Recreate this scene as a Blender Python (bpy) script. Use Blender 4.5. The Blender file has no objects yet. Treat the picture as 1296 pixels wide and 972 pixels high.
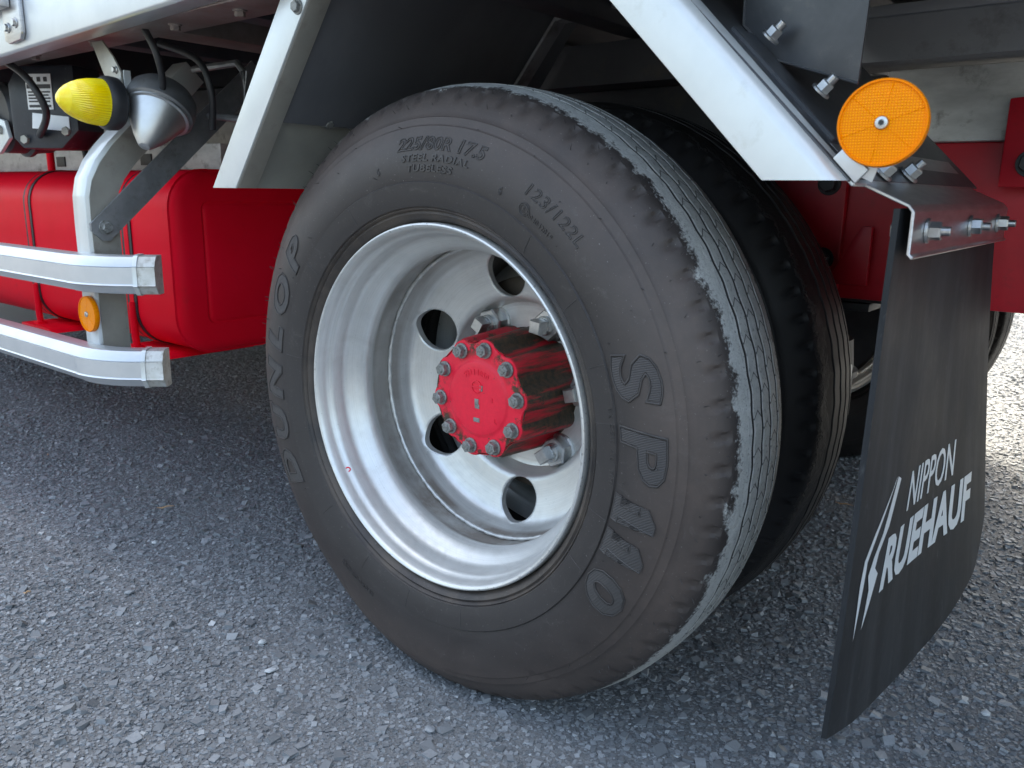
import bpy, bmesh, math, random
import numpy as np
from mathutils import Vector, Matrix, geometry
random.seed(7); rng = np.random.default_rng(7)
S = bpy.context.scene
COL = S.collection
PI = math.pi

# ------------------------------------------------------------------ camera
CAM_LOC = Vector((0.7092, -0.7167, 0.6608)); YAW, PITCH, ROLL, FPX = 0.6784, 0.2302, 0.0141, 1034.6
fw = Vector((-math.sin(YAW)*math.cos(PITCH), math.cos(YAW)*math.cos(PITCH), -math.sin(PITCH)))
r0 = fw.cross(Vector((0, 0, 1))).normalized(); u0 = r0.cross(fw)
rt = math.cos(ROLL)*r0 + math.sin(ROLL)*u0; up = -math.sin(ROLL)*r0 + math.cos(ROLL)*u0
cam = bpy.data.cameras.new('camera'); camo = bpy.data.objects.new('camera', cam); COL.objects.link(camo)
cam.sensor_width = 36; cam.lens = FPX/1296*36; cam.clip_start = 0.01; cam.clip_end = 2000
M = Matrix.Identity(4)
for i in range(3):
    M[i][0], M[i][1], M[i][2], M[i][3] = rt[i], up[i], -fw[i], CAM_LOC[i]
camo.matrix_world = M; S.camera = camo
cam.dof.use_dof = True; cam.dof.focus_distance = 1.02; cam.dof.aperture_fstop = 13.0

# ------------------------------------------------------------------ world, sun, exposure
SUN_EL, SUN_AZ = math.radians(62), math.radians(-28)      # azimuth from +Y (far side of the truck) towards +X
w = bpy.data.worlds.new('World'); S.world = w; w.use_nodes = True
nt = w.node_tree; nt.nodes.clear()
sky = nt.nodes.new('ShaderNodeTexSky'); sky.sky_type = 'NISHITA'; sky.sun_disc = False
sky.sun_elevation = SUN_EL; sky.sun_rotation = SUN_AZ % (2*PI)
sky.air_density = 1.0; sky.dust_density = 6.0; sky.ozone_density = 0.0
bg = nt.nodes.new('ShaderNodeBackground'); bg.inputs[1].default_value = 0.15
wo = nt.nodes.new('ShaderNodeOutputWorld')
nt.links.new(sky.outputs[0], bg.inputs[0]); nt.links.new(bg.outputs[0], wo.inputs[0])
sl = bpy.data.lights.new('sun', 'SUN'); sl.energy = 0.5; sl.angle = math.radians(12); sl.color = (1, .96, .9)
so = bpy.data.objects.new('sun', sl); COL.objects.link(so)
sd = Vector((math.sin(SUN_AZ)*math.cos(SUN_EL), math.cos(SUN_AZ)*math.cos(SUN_EL), math.sin(SUN_EL)))
so.rotation_euler = sd.to_track_quat('Z', 'Y').to_euler(); so.location = sd*20
S.view_settings.view_transform = 'Standard'; S.view_settings.look = 'None'
S.view_settings.gamma = 1; S.view_settings.exposure = 2.48
S.view_settings.use_white_balance = True; S.view_settings.white_balance_temperature = 7050; S.view_settings.white_balance_tint = 4
S.render.engine = 'CYCLES'
S.cycles.use_denoising = True
S.cycles.max_bounces = 8; S.cycles.transparent_max_bounces = 8

# ------------------------------------------------------------------ materials
def srgb(r, g, b):
    f = lambda c: (c/255/12.92) if c/255 <= .04045 else ((c/255+.055)/1.055)**2.4
    return (f(r), f(g), f(b))
class NT:
    def __init__(s, name):
        s.m = bpy.data.materials.new(name); s.m.use_nodes = True; s.t = s.m.node_tree
        s.b = s.t.nodes['Principled BSDF']; s.tc = s.t.nodes.new('ShaderNodeTexCoord')
    def n(s, typ, ins=None, **kw):
        x = s.t.nodes.new(typ)
        for k, v in kw.items(): setattr(x, k, v)
        for k, v in (ins or {}).items(): s.set(x.inputs[k], v)
        return x
    def set(s, inp, v):
        if hasattr(v, 'is_output'): s.t.links.new(v, inp)
        else:
            if inp.type == 'RGBA' and hasattr(v, '__len__') and len(v) == 3: v = (*v, 1)
            inp.default_value = v
    def obj(s, scale=(1, 1, 1)):
        return s.n('ShaderNodeMapping', {'Vector': s.tc.outputs['Object'], 'Scale': scale}).outputs[0]
    def noise(s, scale, detail=4, rough=.6, vec=None, dist=0):
        return s.n('ShaderNodeTexNoise', {'Vector': vec or s.tc.outputs['Object'], 'Scale': scale, 'Detail': detail, 'Roughness': rough, 'Distortion': dist}).outputs[0]
    def ramp(s, fac, a, b, ca=(0, 0, 0), cb=(1, 1, 1)):
        r = s.n('ShaderNodeValToRGB', {'Fac': fac}); e = r.color_ramp.elements
        e[0].position = a; e[0].color = (*ca, 1); e[1].position = b; e[1].color = (*cb, 1)
        return r.outputs[0]
    def mix(s, fac, a, b):
        x = s.n('ShaderNodeMix', data_type='RGBA'); s.set(x.inputs[0], fac); s.set(x.inputs[6], a); s.set(x.inputs[7], b)
        return x.outputs[2]
    def math(s, op, a, b=0.0, c=0.0):
        x = s.n('ShaderNodeMath', operation=op); s.set(x.inputs[0], a); s.set(x.inputs[1], b)
        if op in ('MULTIPLY_ADD', 'SMOOTH_MIN'): s.set(x.inputs[2], c)
        return x.outputs[0]
    def mapr(s, v, a, b, c=0., d=1.):
        return s.n('ShaderNodeMapRange', {0: v, 1: a, 2: b, 3: c, 4: d}).outputs[0]
    def bump(s, h, strength, dist=.001, prev=None):
        x = s.n('ShaderNodeBump', {'Height': h, 'Strength': strength, 'Distance': dist})
        if prev is not None: s.set(x.inputs['Normal'], prev)
        return x.outputs[0]
    def out(s, **kw):
        names = dict(base='Base Color', rough='Roughness', metal='Metallic', normal='Normal', coat='Coat Weight', coatr='Coat Roughness', trans='Transmission Weight', ior='IOR', spec='Specular IOR Level', sub='Subsurface Weight')
        for k, v in kw.items(): s.set(s.b.inputs[names[k]], v)
        return s.m

def simple(name, c1, c2=None, rough=.5, metal=0., ns=12, lo=.4, hi=.65, rv=.12, bs=300, bstr=.08, coat=0., streak=None, dirt=None, dlo=.55, dhi=.75, scratch=False, spec=.5):
    """paint or metal with uneven tone, uneven gloss and a fine relief"""
    t = NT(name)
    v = t.obj(streak) if streak else None
    n = t.noise(ns, 6, .65, v)
    base = t.mix(t.ramp(n, lo, hi), c1, c2 or c1)
    if dirt:
        d = t.ramp(t.noise(ns*2.3, 8, .7), dlo, dhi)
        base = t.mix(d, base, dirt)
    rr = t.math('ADD', rough - rv/2, t.math('MULTIPLY', t.noise(ns*3, 5, .6), rv))
    nb = t.bump(t.noise(bs, 3, .6), bstr, .0006)
    if scratch:
        sc = t.n('ShaderNodeTexVoronoi', {'Vector': t.obj((3, 40, 3)), 'Scale': 14.}, feature='DISTANCE_TO_EDGE').outputs[0]
        base = t.mix(t.ramp(sc, .0, .012, (.25,)*3, (0,)*3), base, (.25, .25, .25))
    return t.out(base=base, rough=rr, metal=metal, normal=nb, coat=coat, coatr=.1, spec=spec)

MT = {}
MT['rail'] = simple('anodised_rail', (.52, .55, .575), (.58, .605, .63), .34, .55, ns=9, bs=500, bstr=.03)
MT['rail_end'] = simple('worn_rail_end', (.50, .50, .47), (.62, .63, .62), .45, .35, ns=30, dirt=(.30, .28, .24), dlo=.5, dhi=.7)
MT['white_alu'] = simple('pale_aluminium_trim', (.58, .61, .61), (.64, .67, .67), .32, .35, ns=7, bs=400, bstr=.03, dirt=(.47, .48, .45), dlo=.58, dhi=.78)
MT['alu_grey'] = simple('grey_aluminium', (.33, .32, .285), (.40, .39, .35), .42, .4, ns=10, dirt=(.25, .23, .2))
MT['steel'] = simple('brushed_stainless', (.46, .46, .47), (.56, .56, .57), .36, 1., ns=14, bs=300, bstr=.01, streak=(2, 2, 14))
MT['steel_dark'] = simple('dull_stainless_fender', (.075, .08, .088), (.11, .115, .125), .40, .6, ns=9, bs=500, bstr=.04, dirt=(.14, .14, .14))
MT['brace'] = simple('galvanised_grey', (.20, .21, .22), (.30, .31, .32), .45, .7, ns=16, dirt=(.13, .12, .11))
MT['zinc'] = simple('zinc_bolt', (.46, .47, .47), (.58, .59, .59), .38, 1., ns=60, bs=900, bstr=.04, dirt=(.3, .28, .25), dlo=.6, dhi=.8)
MT['boltold'] = simple('weathered_bolt', (.20, .21, .205), (.34, .35, .34), .5, .55, ns=120, lo=.3, hi=.7, bs=900, bstr=.25, dirt=(.08, .06, .045), dlo=.5, dhi=.72)
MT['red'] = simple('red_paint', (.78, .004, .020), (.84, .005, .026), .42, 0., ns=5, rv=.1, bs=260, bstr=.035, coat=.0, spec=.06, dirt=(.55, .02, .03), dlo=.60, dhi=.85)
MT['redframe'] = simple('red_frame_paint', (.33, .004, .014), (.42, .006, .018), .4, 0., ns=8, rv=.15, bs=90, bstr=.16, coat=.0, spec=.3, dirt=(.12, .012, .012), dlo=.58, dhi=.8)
MT['black'] = simple('black_steel', (.016, .017, .02), (.028, .029, .032), .5, 0., ns=20, bs=200, bstr=.1)
MT['blackcrust'] = simple('crusted_black_paint', (.014, .018, .026), (.026, .03, .038), .42, 0., ns=25, bs=160, bstr=.5, dirt=(.16, .19, .22), dlo=.62, dhi=.72)
MT['under'] = simple('underbody_dark', (.028, .03, .038), (.05, .052, .06), .6, .1, ns=6, bs=120, bstr=.2, dirt=(.075, .065, .05), dlo=.55, dhi=.8)
MT['underlight'] = simple('underbody_grey', (.24, .25, .27), (.30, .31, .33), .5, .2, ns=5, bs=160, bstr=.12, dirt=(.10, .085, .08))
MT['weather'] = simple('weathered_galvanised', (.42, .42, .41), (.70, .70, .68), .55, .25, ns=10, lo=.3, hi=.7, bs=120, bstr=.3, dirt=(.13, .11, .09), dlo=.55, dhi=.75, streak=(1, 1, 3))
MT['pinkmetal'] = simple('oxidised_flange', (.20, .165, .155), (.27, .245, .235), .45, .4, ns=14, dirt=(.22, .14, .12))
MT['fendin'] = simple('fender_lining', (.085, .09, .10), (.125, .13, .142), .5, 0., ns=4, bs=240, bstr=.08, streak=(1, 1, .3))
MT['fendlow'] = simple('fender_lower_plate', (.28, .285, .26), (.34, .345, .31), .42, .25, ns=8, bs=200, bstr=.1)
MT['white'] = simple('white_label', (.75, .77, .78), (.82, .83, .84), .4, 0., ns=20, dirt=(.5, .5, .48), dlo=.62, dhi=.8)
MT['ink'] = simple('label_ink', (.03, .03, .035), (.05, .05, .055), .5)
MT['chrome'] = simple('silver_lamp_cap', (.50, .51, .51), (.58, .59, .59), .40, .9, ns=18, bs=400, bstr=.05, dirt=(.4, .4, .38), dlo=.62, dhi=.85)
MT['straw'] = simple('dry_straw', (.34, .20, .10), (.46, .30, .17), .7, 0., ns=80)
MT['stone'] = simple('loose_stone_grey', (.17, .19, .21), (.27, .29, .31), .75, 0., ns=60, bs=350, bstr=.5)
MT['stonepale'] = simple('loose_stone_pale', (.38, .41, .43), (.48, .51, .53), .75, 0., ns=60, bs=350, bstr=.5)
MT['drum'] = simple('rusty_drum', (.06, .05, .042), (.11, .09, .07), .7, .3, ns=20, bs=140, bstr=.4)

def m_tyre(name='dusty_tyre_rubber', chalky=True):
    t = NT(name)
    xyz = t.n('ShaderNodeSeparateXYZ', {0: t.tc.outputs['Object']})
    x, y, z = xyz.outputs
    R = t.math('SQRT', t.math('ADD', t.math('MULTIPLY', x, x), t.math('MULTIPLY', z, z)))
    n1 = t.noise(9, 6, .65); n2 = t.noise(60, 6, .7); n3 = t.noise(280, 3, .6); n4 = t.noise(5, 4, .6)
    rub = t.mix(t.ramp(n1, .25, .80), (.025, .0215, .021), (.043, .037, .0355))
    # brown road film between the lettering and the shoulder
    br = t.math('MULTIPLY', t.mapr(R, .295, .35), t.mapr(R, .397, .378))
    br = t.math('MULTIPLY', br, t.mapr(n4, .3, .7, .35, .95))
    rub = t.mix(t.math('MULTIPLY', br, .85), rub, t.mix(t.ramp(n2, .35, .7), (.082, .063, .055), (.106, .080, .068)))
    ringm = t.math('MULTIPLY', t.mapr(R, .2855, .2840), t.mapr(R, .243, .250))
    rub = t.mix(t.math('MULTIPLY', ringm, .55), rub, (.030, .027, .0265))
    lipm = t.math('MULTIPLY', t.mapr(R, .2555, .2535), t.ramp(n1, .4, .6))
    rub = t.mix(t.math('MULTIPLY', lipm, .5), rub, (.12, .095, .075))
    scuff = t.ramp(t.noise(22, 9, .8, dist=1.8), .57, .74)
    rub = t.mix(t.math('MULTIPLY', scuff, .40), rub, (.13, .12, .113))
    speck = t.ramp(t.noise(420, 2, .5), .70, .77)
    rub = t.mix(t.math('MULTIPLY', speck, .55), rub, (.22, .21, .20))
    # worn chalky tread, ragged torn edge
    ya = t.math('ABSOLUTE', t.math('SUBTRACT', y, .095))
    e1 = t.math('MULTIPLY', t.math('SUBTRACT', n2, .5), .034); e2 = t.math('MULTIPLY', t.math('SUBTRACT', t.noise(20, 3, .6), .5), .030)
    edge = t.math('ADD', .0560, t.math('ADD', e1, e2))
    dd = t.math('SUBTRACT', edge, ya)
    tread = t.math('MULTIPLY', t.mapr(t.math('ADD', dd, t.math('MULTIPLY', t.math('SUBTRACT', n3, .5), .016)), -.0035, .0030), t.mapr(R, .3870, .3910))
    chalk = t.mix(t.ramp(n2, .35, .7), (.36, .37, .358), (.48, .49, .478))
    chalk = t.mix(t.ramp(n3, .56, .68), chalk, (.22, .226, .22))
    edgeband = t.mapr(dd, .0, .016, .9, 0.)
    chalk = t.mix(edgeband, chalk, t.mix(t.ramp(n3, .35, .6), (.26, .266, .258), (.50, .51, .50)))
    # sipes: fine chevron cuts across the ribs
    th = t.math('ARCTAN2', z, x)
    ry = t.math('FRACT', t.math('DIVIDE', t.math('SUBTRACT', y, .0615), .021))
    chev = t.math('ABSOLUTE', t.math('SUBTRACT', ry, .5))
    ribn = t.math('FLOOR', t.math('DIVIDE', t.math('SUBTRACT', y, .0615), .021))
    ph = t.math('FRACT', t.math('ADD', t.math('ADD', t.math('MULTIPLY', th, 64/(2*PI)), t.math('MULTIPLY', ribn, .37)), t.math('MULTIPLY', chev, .55)))
    sipe = t.math('MULTIPLY', t.math('LESS_THAN', t.math('ABSOLUTE', t.math('SUBTRACT', ph, .5)), .028), t.math('GREATER_THAN', y, .0635))
    sipe = t.math('MULTIPLY', sipe, t.mapr(n2, .30, .42))
    crown = t.math('SUBTRACT', .4022, t.math('MULTIPLY', t.math('MULTIPLY', ya, ya), 1.35))
    deep = t.mapr(t.math('SUBTRACT', crown, R), .0004, .0013)
    deep = t.math('MULTIPLY', deep, t.math('LESS_THAN', ya, .040))
    cut = t.math('MAXIMUM', t.math('MULTIPLY', sipe, .85), deep)
    chalk = t.mix(cut, chalk, (.016, .017, .018))
    if not chalky: chalk = t.mix(cut, t.mix(t.ramp(n2, .35, .7), (.009, .009, .010), (.015, .015, .016)), (.004, .004, .005)); rub = t.mix(.9, rub, (.007, .007, .008))  # less worn tread, and all rubber blackened to paint in the shade
    base = t.mix(tread, rub, chalk)
    nb = t.bump(n3, .25, .0006); nb = t.bump(n2, .3, .0010, nb)
    nb = t.bump(t.math('MULTIPLY', tread, t.math('MULTIPLY', edgeband, n2)), .9, .004, nb)
    return t.out(base=base, rough=t.mapr(n1, .3, .7, .46, .64), normal=nb, spec=.45)
MT['tyre'] = m_tyre(); MT['tyre_shaded'] = m_tyre('shade_darkened_tyre_rubber', False)
def m_letter():
    t = NT('moulded_lettering_rubber')
    n = t.noise(40, 5, .6)
    base = t.mix(t.ramp(n, .35, .65), (.032, .029, .0285), (.052, .047, .0455))
    return t.out(base=base, rough=.55, normal=t.bump(t.noise(300, 3), .2, .0006))
MT['letter'] = m_letter()
def m_letter_h():
    t = NT('hatched_lettering_rubber')
    wv = t.n('ShaderNodeTexWave', {'Vector': t.tc.outputs['Object'], 'Scale': 180., 'Distortion': 0.}, bands_direction='Z').outputs[1]
    return t.out(base=t.mix(wv, (.030, .0275, .027), (.066, .060, .058)), rough=.5, normal=t.bump(wv, .6, .0008))
MT['letterh'] = m_letter_h()

def m_rim():
    t = NT('silver_rim_paint')
    n1 = t.noise(14, 6, .65); n2 = t.noise(120, 5, .65)
    xyz = t.n('ShaderNodeSeparateXYZ', {0: t.tc.outputs['Object']}); x, y, z = xyz.outputs
    R = t.math('SQRT', t.math('ADD', t.math('MULTIPLY', x, x), t.math('MULTIPLY', z, z)))
    rg = t.n('ShaderNodeCombineXYZ', {0: t.math('MULTIPLY', R, 1.), 1: y, 2: t.math('MULTIPLY', n1, .004)}).outputs[0]
    rings = t.noise(420, 5, .7, rg)
    base = t.mix(t.ramp(n1, .35, .65), (.60, .61, .60), (.68, .69, .68))
    base = t.mix(t.math('MULTIPLY', t.ramp(rings, .48, .72), .45), base, (.46, .465, .455))
    grime = t.ramp(t.noise(7, 8, .75, dist=.8), .52, .70)
    base = t.mix(t.math('MULTIPLY', grime, .32), base, (.36, .34, .31))
    # brown dirt and painted recess shade between well and disc, stronger lower down
    lowz = t.mapr(z, .04, -.19)
    d = t.math('MULTIPLY', t.ramp(n1, .25, .55), t.math('MULTIPLY', t.mapr(y, .074, .084), t.mapr(y, .136, .128)))
    base = t.mix(t.math('MULTIPLY', d, t.math('ADD', .45, t.math('MULTIPLY', lowz, .4))), base, (.22, .18, .15))
    sp = t.ramp(t.noise(330, 2, .5), .70, .77)
    base = t.mix(t.math('MULTIPLY', sp, .5), base, (.30, .29, .28))
    # chipped paint on the lip
    lip = t.math('MULTIPLY', t.mapr(R, .231, .2325), t.ramp(t.noise(170, 4, .7), .60, .66))
    base = t.mix(t.math('MULTIPLY', lip, .6), base, (.16, .15, .14))
    return t.out(base=base, rough=t.mapr(n2, .3, .7, .30, .46), metal=.55, normal=t.bump(n2, .10, .0006))
MT['rim'] = m_rim()

def m_hub(face):
    t = NT('red_hub_face' if face else 'grimy_red_hub')
    n1 = t.noise(38, 6, .7); n2 = t.noise(150, 6, .7)
    red = t.mix(t.ramp(n2, .4, .7), (.80, .020, .050), (.72, .018, .045))
    grime = t.mix(t.ramp(n2, .4, .6), (.030, .030, .022), (.085, .050, .030))
    if face:
        xyz = t.n('ShaderNodeSeparateXYZ', {0: t.tc.outputs['Object']}); x, y, z = xyz.outputs
        R = t.math('SQRT', t.math('ADD', t.math('MULTIPLY', x, x), t.math('MULTIPLY', z, z)))
        m = t.math('MULTIPLY', t.ramp(n1, .50, .58), t.mapr(R, .055, .066))
        m = t.math('MAXIMUM', m, t.ramp(t.noise(60, 6, .7), .66, .70))
        ru = .38
    else:
        strip = t.noise(34, 7, .7, t.obj((1, .07, 1)))
        m = t.ramp(strip, .42, .52); m = t.math('MAXIMUM', m, t.ramp(n1, .56, .63)); ru = .55
        red = t.mix(.5, red, (.24, .012, .014))
    return t.out(base=t.mix(m, red, grime), rough=ru, normal=t.bump(n2, .3, .0008), coat=.0, spec=.3)
MT['weld'] = simple('weld_bead_metal', (.50, .51, .50), (.62, .63, .62), .4, .5, ns=60, bs=300, bstr=.5, dirt=(.3, .27, .23))
MT['hubface'] = m_hub(True); MT['hub'] = m_hub(False)

def m_flap():
    t = NT('scuffed_flap_rubber')
    s1 = t.noise(30, 8, .75, t.obj((1, 1, .07))); s2 = t.noise(7, 6, .65); s3 = t.noise(90, 6, .7, t.obj((1, 1, .3)))
    base = t.mix(t.ramp(s1, .45, .78), (.012, .0138, .0162), (.040, .0445, .050))
    base = t.mix(t.math('MULTIPLY', t.ramp(s2, .45, .7), .45), base, (.027, .031, .037))
    base = t.mix(t.math('MULTIPLY', t.ramp(s3, .62, .72), .5), base, (.085, .09, .095))
    return t.out(base=base, rough=t.mapr(s2, .3, .7, .55, .72), normal=t.bump(s2, .2, .004), spec=.30)
MT['flap'] = m_flap()
def m_flap_ink():
    t = NT('worn_white_print')
    s1 = t.noise(40, 8, .75, t.obj((1, 1, .25)))
    base = t.mix(t.ramp(s1, .60, .72), (.62, .67, .70), (.13, .14, .15))
    return t.out(base=base, rough=.4)
MT['flapink'] = m_flap_ink()

def m_reflector():
    t = NT('amber_reflector_lens')
    v = t.n('ShaderNodeTexVoronoi', {'Vector': t.tc.outputs['Object'], 'Scale': 480., 'Randomness': 0.}, feature='DISTANCE_TO_EDGE').outputs[0]
    n = t.noise(30, 3)
    base = t.mix(t.ramp(v, .05, .35), (.85, .20, .0), (1.0, .36, .0))
    base = t.mix(t.math('MULTIPLY', t.ramp(n, .45, .7), .35), base, (1., .25, .002))
    return t.out(base=base, rough=.3, normal=t.bump(v, .7, .0015), coat=.0, spec=.12)
MT['amber'] = m_reflector()
def m_yellow():
    t = NT('yellow_lamp_lens')
    n = t.noise(40, 5)
    base = t.mix(t.ramp(n, .4, .65), (.95, .68, .004), (1., .82, .03))
    return t.out(base=base, rough=.22, trans=.0, coat=.3, ior=1.49)
MT['yellow'] = m_yellow()

def m_ground():
    t = NT('asphalt')
    v = t.n('ShaderNodeTexVoronoi', {'Vector': t.tc.outputs['Object'], 'Scale': 260.}, feature='F1')
    n1 = t.noise(1.1, 6, .6); n2 = t.noise(500, 4, .65)
    base = t.mix(v.outputs['Color'], (.115, .124, .131), (.19, .201, .211))
    base = t.mix(t.ramp(n2, .35, .7), base, (.125, .133, .140))
    base = t.mix(t.math('MULTIPLY', t.ramp(n1, .4, .65), .35), base, (.17, .178, .184))
    h = t.math('SUBTRACT', 1., v.outputs['Distance'])
    nb = t.bump(h, .7, .002); nb = t.bump(n2, .5, .0012, nb)
    return t.out(base=base, rough=.75, normal=nb, spec=.35)
MT['ground'] = m_ground()
def m_chip():
    t = NT('stone_chippings')
    a = t.n('ShaderNodeAttribute', attribute_name='chip'); f = a.outputs['Fac']
    n = t.noise(260, 4, .7); big = t.noise(1.3, 5, .6)
    base = t.ramp(f, 0., 1., (.095, .106, .117), (.262, .285, .308))
    base = t.mix(t.ramp(f, .985, .995), base, (.40, .43, .45))
    base = t.mix(t.math('MULTIPLY', t.ramp(n, .45, .7), .4), base, (.135, .144, .152))
    base = t.mix(t.math('MULTIPLY', t.ramp(big, .42, .62), .28), base, (.185, .198, .21))
    return t.out(base=base, rough=.62, normal=t.bump(n, .4, .001), spec=.5)
MT['chip'] = m_chip()

# ------------------------------------------------------------------ mesh helpers
def link(o, parent=None, label=None):
    COL.objects.link(o)
    if parent: o.parent = parent
    if label: o['label'] = label
    return o
def mesh(name, vs, fs, mat, parent=None, smooth=False, label=None, auto=None):
    me = bpy.data.meshes.new(name); me.from_pydata([tuple(v) for v in vs], [], fs); me.materials.append(MT[mat]); me.update()
    bm = bmesh.new(); bm.from_mesh(me); bmesh.ops.recalc_face_normals(bm, faces=bm.faces)
    if auto is not None:
        for e in bm.edges:
            e.smooth = not (len(e.link_faces) == 2 and e.calc_face_angle(0) > math.radians(auto))
        smooth = True
    for f in bm.faces: f.smooth = smooth
    bm.to_mesh(me); bm.free()
    return link(bpy.data.objects.new(name, me), parent, label)
def share(name, me, parent=None, mw=None, label=None):
    o = bpy.data.objects.new(name, me)
    if mw is not None: o.matrix_local = mw
    return link(o, parent, label)
def empty(name, loc=(0, 0, 0), parent=None, rz=0., label=None):
    o = bpy.data.objects.new(name, None); o.location = loc; o.rotation_euler.z = rz; o.empty_display_size = .05
    return link(o, parent, label)
def bm_box(bm, lo, hi):
    v = [bm.verts.new((x, y, z)) for x in (lo[0], hi[0]) for y in (lo[1], hi[1]) for z in (lo[2], hi[2])]
    for q in ((0, 1, 3, 2), (4, 6, 7, 5), (0, 4, 5, 1), (2, 3, 7, 6), (0, 2, 6, 4), (1, 5, 7, 3)):
        bm.faces.new([v[i] for i in q])
    return v
def from_bm(name, bm, mat, parent=None, bevel=0., seg=2, label=None, auto=35):
    bmesh.ops.recalc_face_normals(bm, faces=bm.faces)
    if bevel: bmesh.ops.bevel(bm, geom=list(bm.edges), offset=bevel, segments=seg, affect='EDGES', profile=.6, clamp_overlap=True)
    for e in bm.edges: e.smooth = not (len(e.link_faces) == 2 and e.calc_face_angle(0) > math.radians(auto))
    for f in bm.faces: f.smooth = True
    me = bpy.data.meshes.new(name); bm.to_mesh(me); bm.free(); me.materials.append(MT[mat])
    return link(bpy.data.objects.new(name, me), parent, label)
def box(name, lo, hi, mat, parent=None, bevel=.002, mw=None, label=None):
    bm = bmesh.new(); bm_box(bm, lo, hi)
    o = from_bm(name, bm, mat, parent, bevel, 2, label)
    if mw is not None: o.data.transform(mw)
    return o
def prism(name, poly, axis, a, b, mat, parent=None, bevel=.0015, label=None):
    """polygon in the plane across `axis`, thickened from a to b"""
    def P(p, t):
        return {'x': (t, p[0], p[1]), 'y': (p[0], t, p[1]), 'z': (p[0], p[1], t)}[axis]
    n = len(poly); bm = bmesh.new()
    A = [bm.verts.new(P(p, a)) for p in poly]; B = [bm.verts.new(P(p, b)) for p in poly]
    bm.faces.new(A); bm.faces.new(B[::-1])
    for i in range(n): bm.faces.new((A[i], B[i], B[(i+1) % n], A[(i+1) % n]))
    return from_bm(name, bm, mat, parent, bevel, 2, label)
def lathe(name, prof, mat, parent=None, seg=128, closed=False, smooth_angle=32, axis='y', label=None):
    """profile of (radius, along-axis) points turned about the axis"""
    vs, fs = [], []; n = len(prof)
    for k in range(seg):
        a = 2*PI*k/seg; c, s = math.cos(a), math.sin(a)
        for r, h in prof:
            vs.append((r*c, h, r*s) if axis == 'y' else (r*c, r*s, h))
    for k in range(seg):
        k2 = (k+1) % seg
        for i in range(n - (0 if closed else 1)):
            j = (i+1) % n; fs.append((k*n+i, k*n+j, k2*n+j, k2*n+i))
    return mesh(name, vs, fs, mat, parent, auto=smooth_angle, label=label)
def tube_bm(bm, pts, rad, seg=10, caps=True):
    pts = [Vector(p) for p in pts]; rings = []
    up0 = Vector((0, 0, 1))
    for i, p in enumerate(pts):
        d = (pts[min(i+1, len(pts)-1)] - pts[max(i-1, 0)]).normalized()
        u = d.cross(up0)
        if u.length < .05: u = d.cross(Vector((0, 1, 0)))
        u.normalize(); v = d.cross(u)
        r = rad[i] if hasattr(rad, '__len__') else rad
        rings.append([bm.verts.new(p + r*(math.cos(2*PI*k/seg)*u + math.sin(2*PI*k/seg)*v)) for k in range(seg)])
    for a, b in zip(rings, rings[1:]):
        for k in range(seg): bm.faces.new((a[k], a[(k+1) % seg], b[(k+1) % seg], b[k]))
    if caps: bm.faces.new(rings[0][::-1]); bm.faces.new(rings[-1])
def curve_pts(pts, n=8):
    pts = [Vector(p) for p in pts]; out = []
    for i in range(len(pts)-1):
        p0, p1, p2, p3 = pts[max(i-1, 0)], pts[i], pts[i+1], pts[min(i+2, len(pts)-1)]
        for k in range(n):
            t = k/n
            out.append(.5*((2*p1) + (p2-p0)*t + (2*p0-5*p1+4*p2-p3)*t*t + (3*p1-p0-3*p2+p3)*t**3))
    return out + [pts[-1]]
def hose(name, pts, r, mat, parent, label=None):
    bm = bmesh.new(); tube_bm(bm, curve_pts(pts), r, 10); return from_bm(name, bm, mat, parent, 0, label=label, auto=60)
def strip(name, path, width_dir, width, thick_dir_fn, thick, mat, parent, bevel=.001, label=None):
    """flat bar swept along a path: width_dir constant, thickness across it"""
    path = [Vector(p) for p in path]; W = Vector(width_dir).normalized()*width; bm = bmesh.new(); rings = []
    for i, p in enumerate(path):
        d = (path[min(i+1, len(path)-1)] - path[max(i-1, 0)]).normalized()
        T = d.cross(W).normalized()*thick
        rings.append([bm.verts.new(q) for q in (p, p+W, p+W+T, p+T)])
    for a, b in zip(rings, rings[1:]):
        for k in range(4): bm.faces.new((a[k], a[(k+1) % 4], b[(k+1) % 4], b[k]))
    bm.faces.new(rings[0][::-1]); bm.faces.new(rings[-1])
    return from_bm(name, bm, mat, parent, bevel, 1, label)
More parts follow.
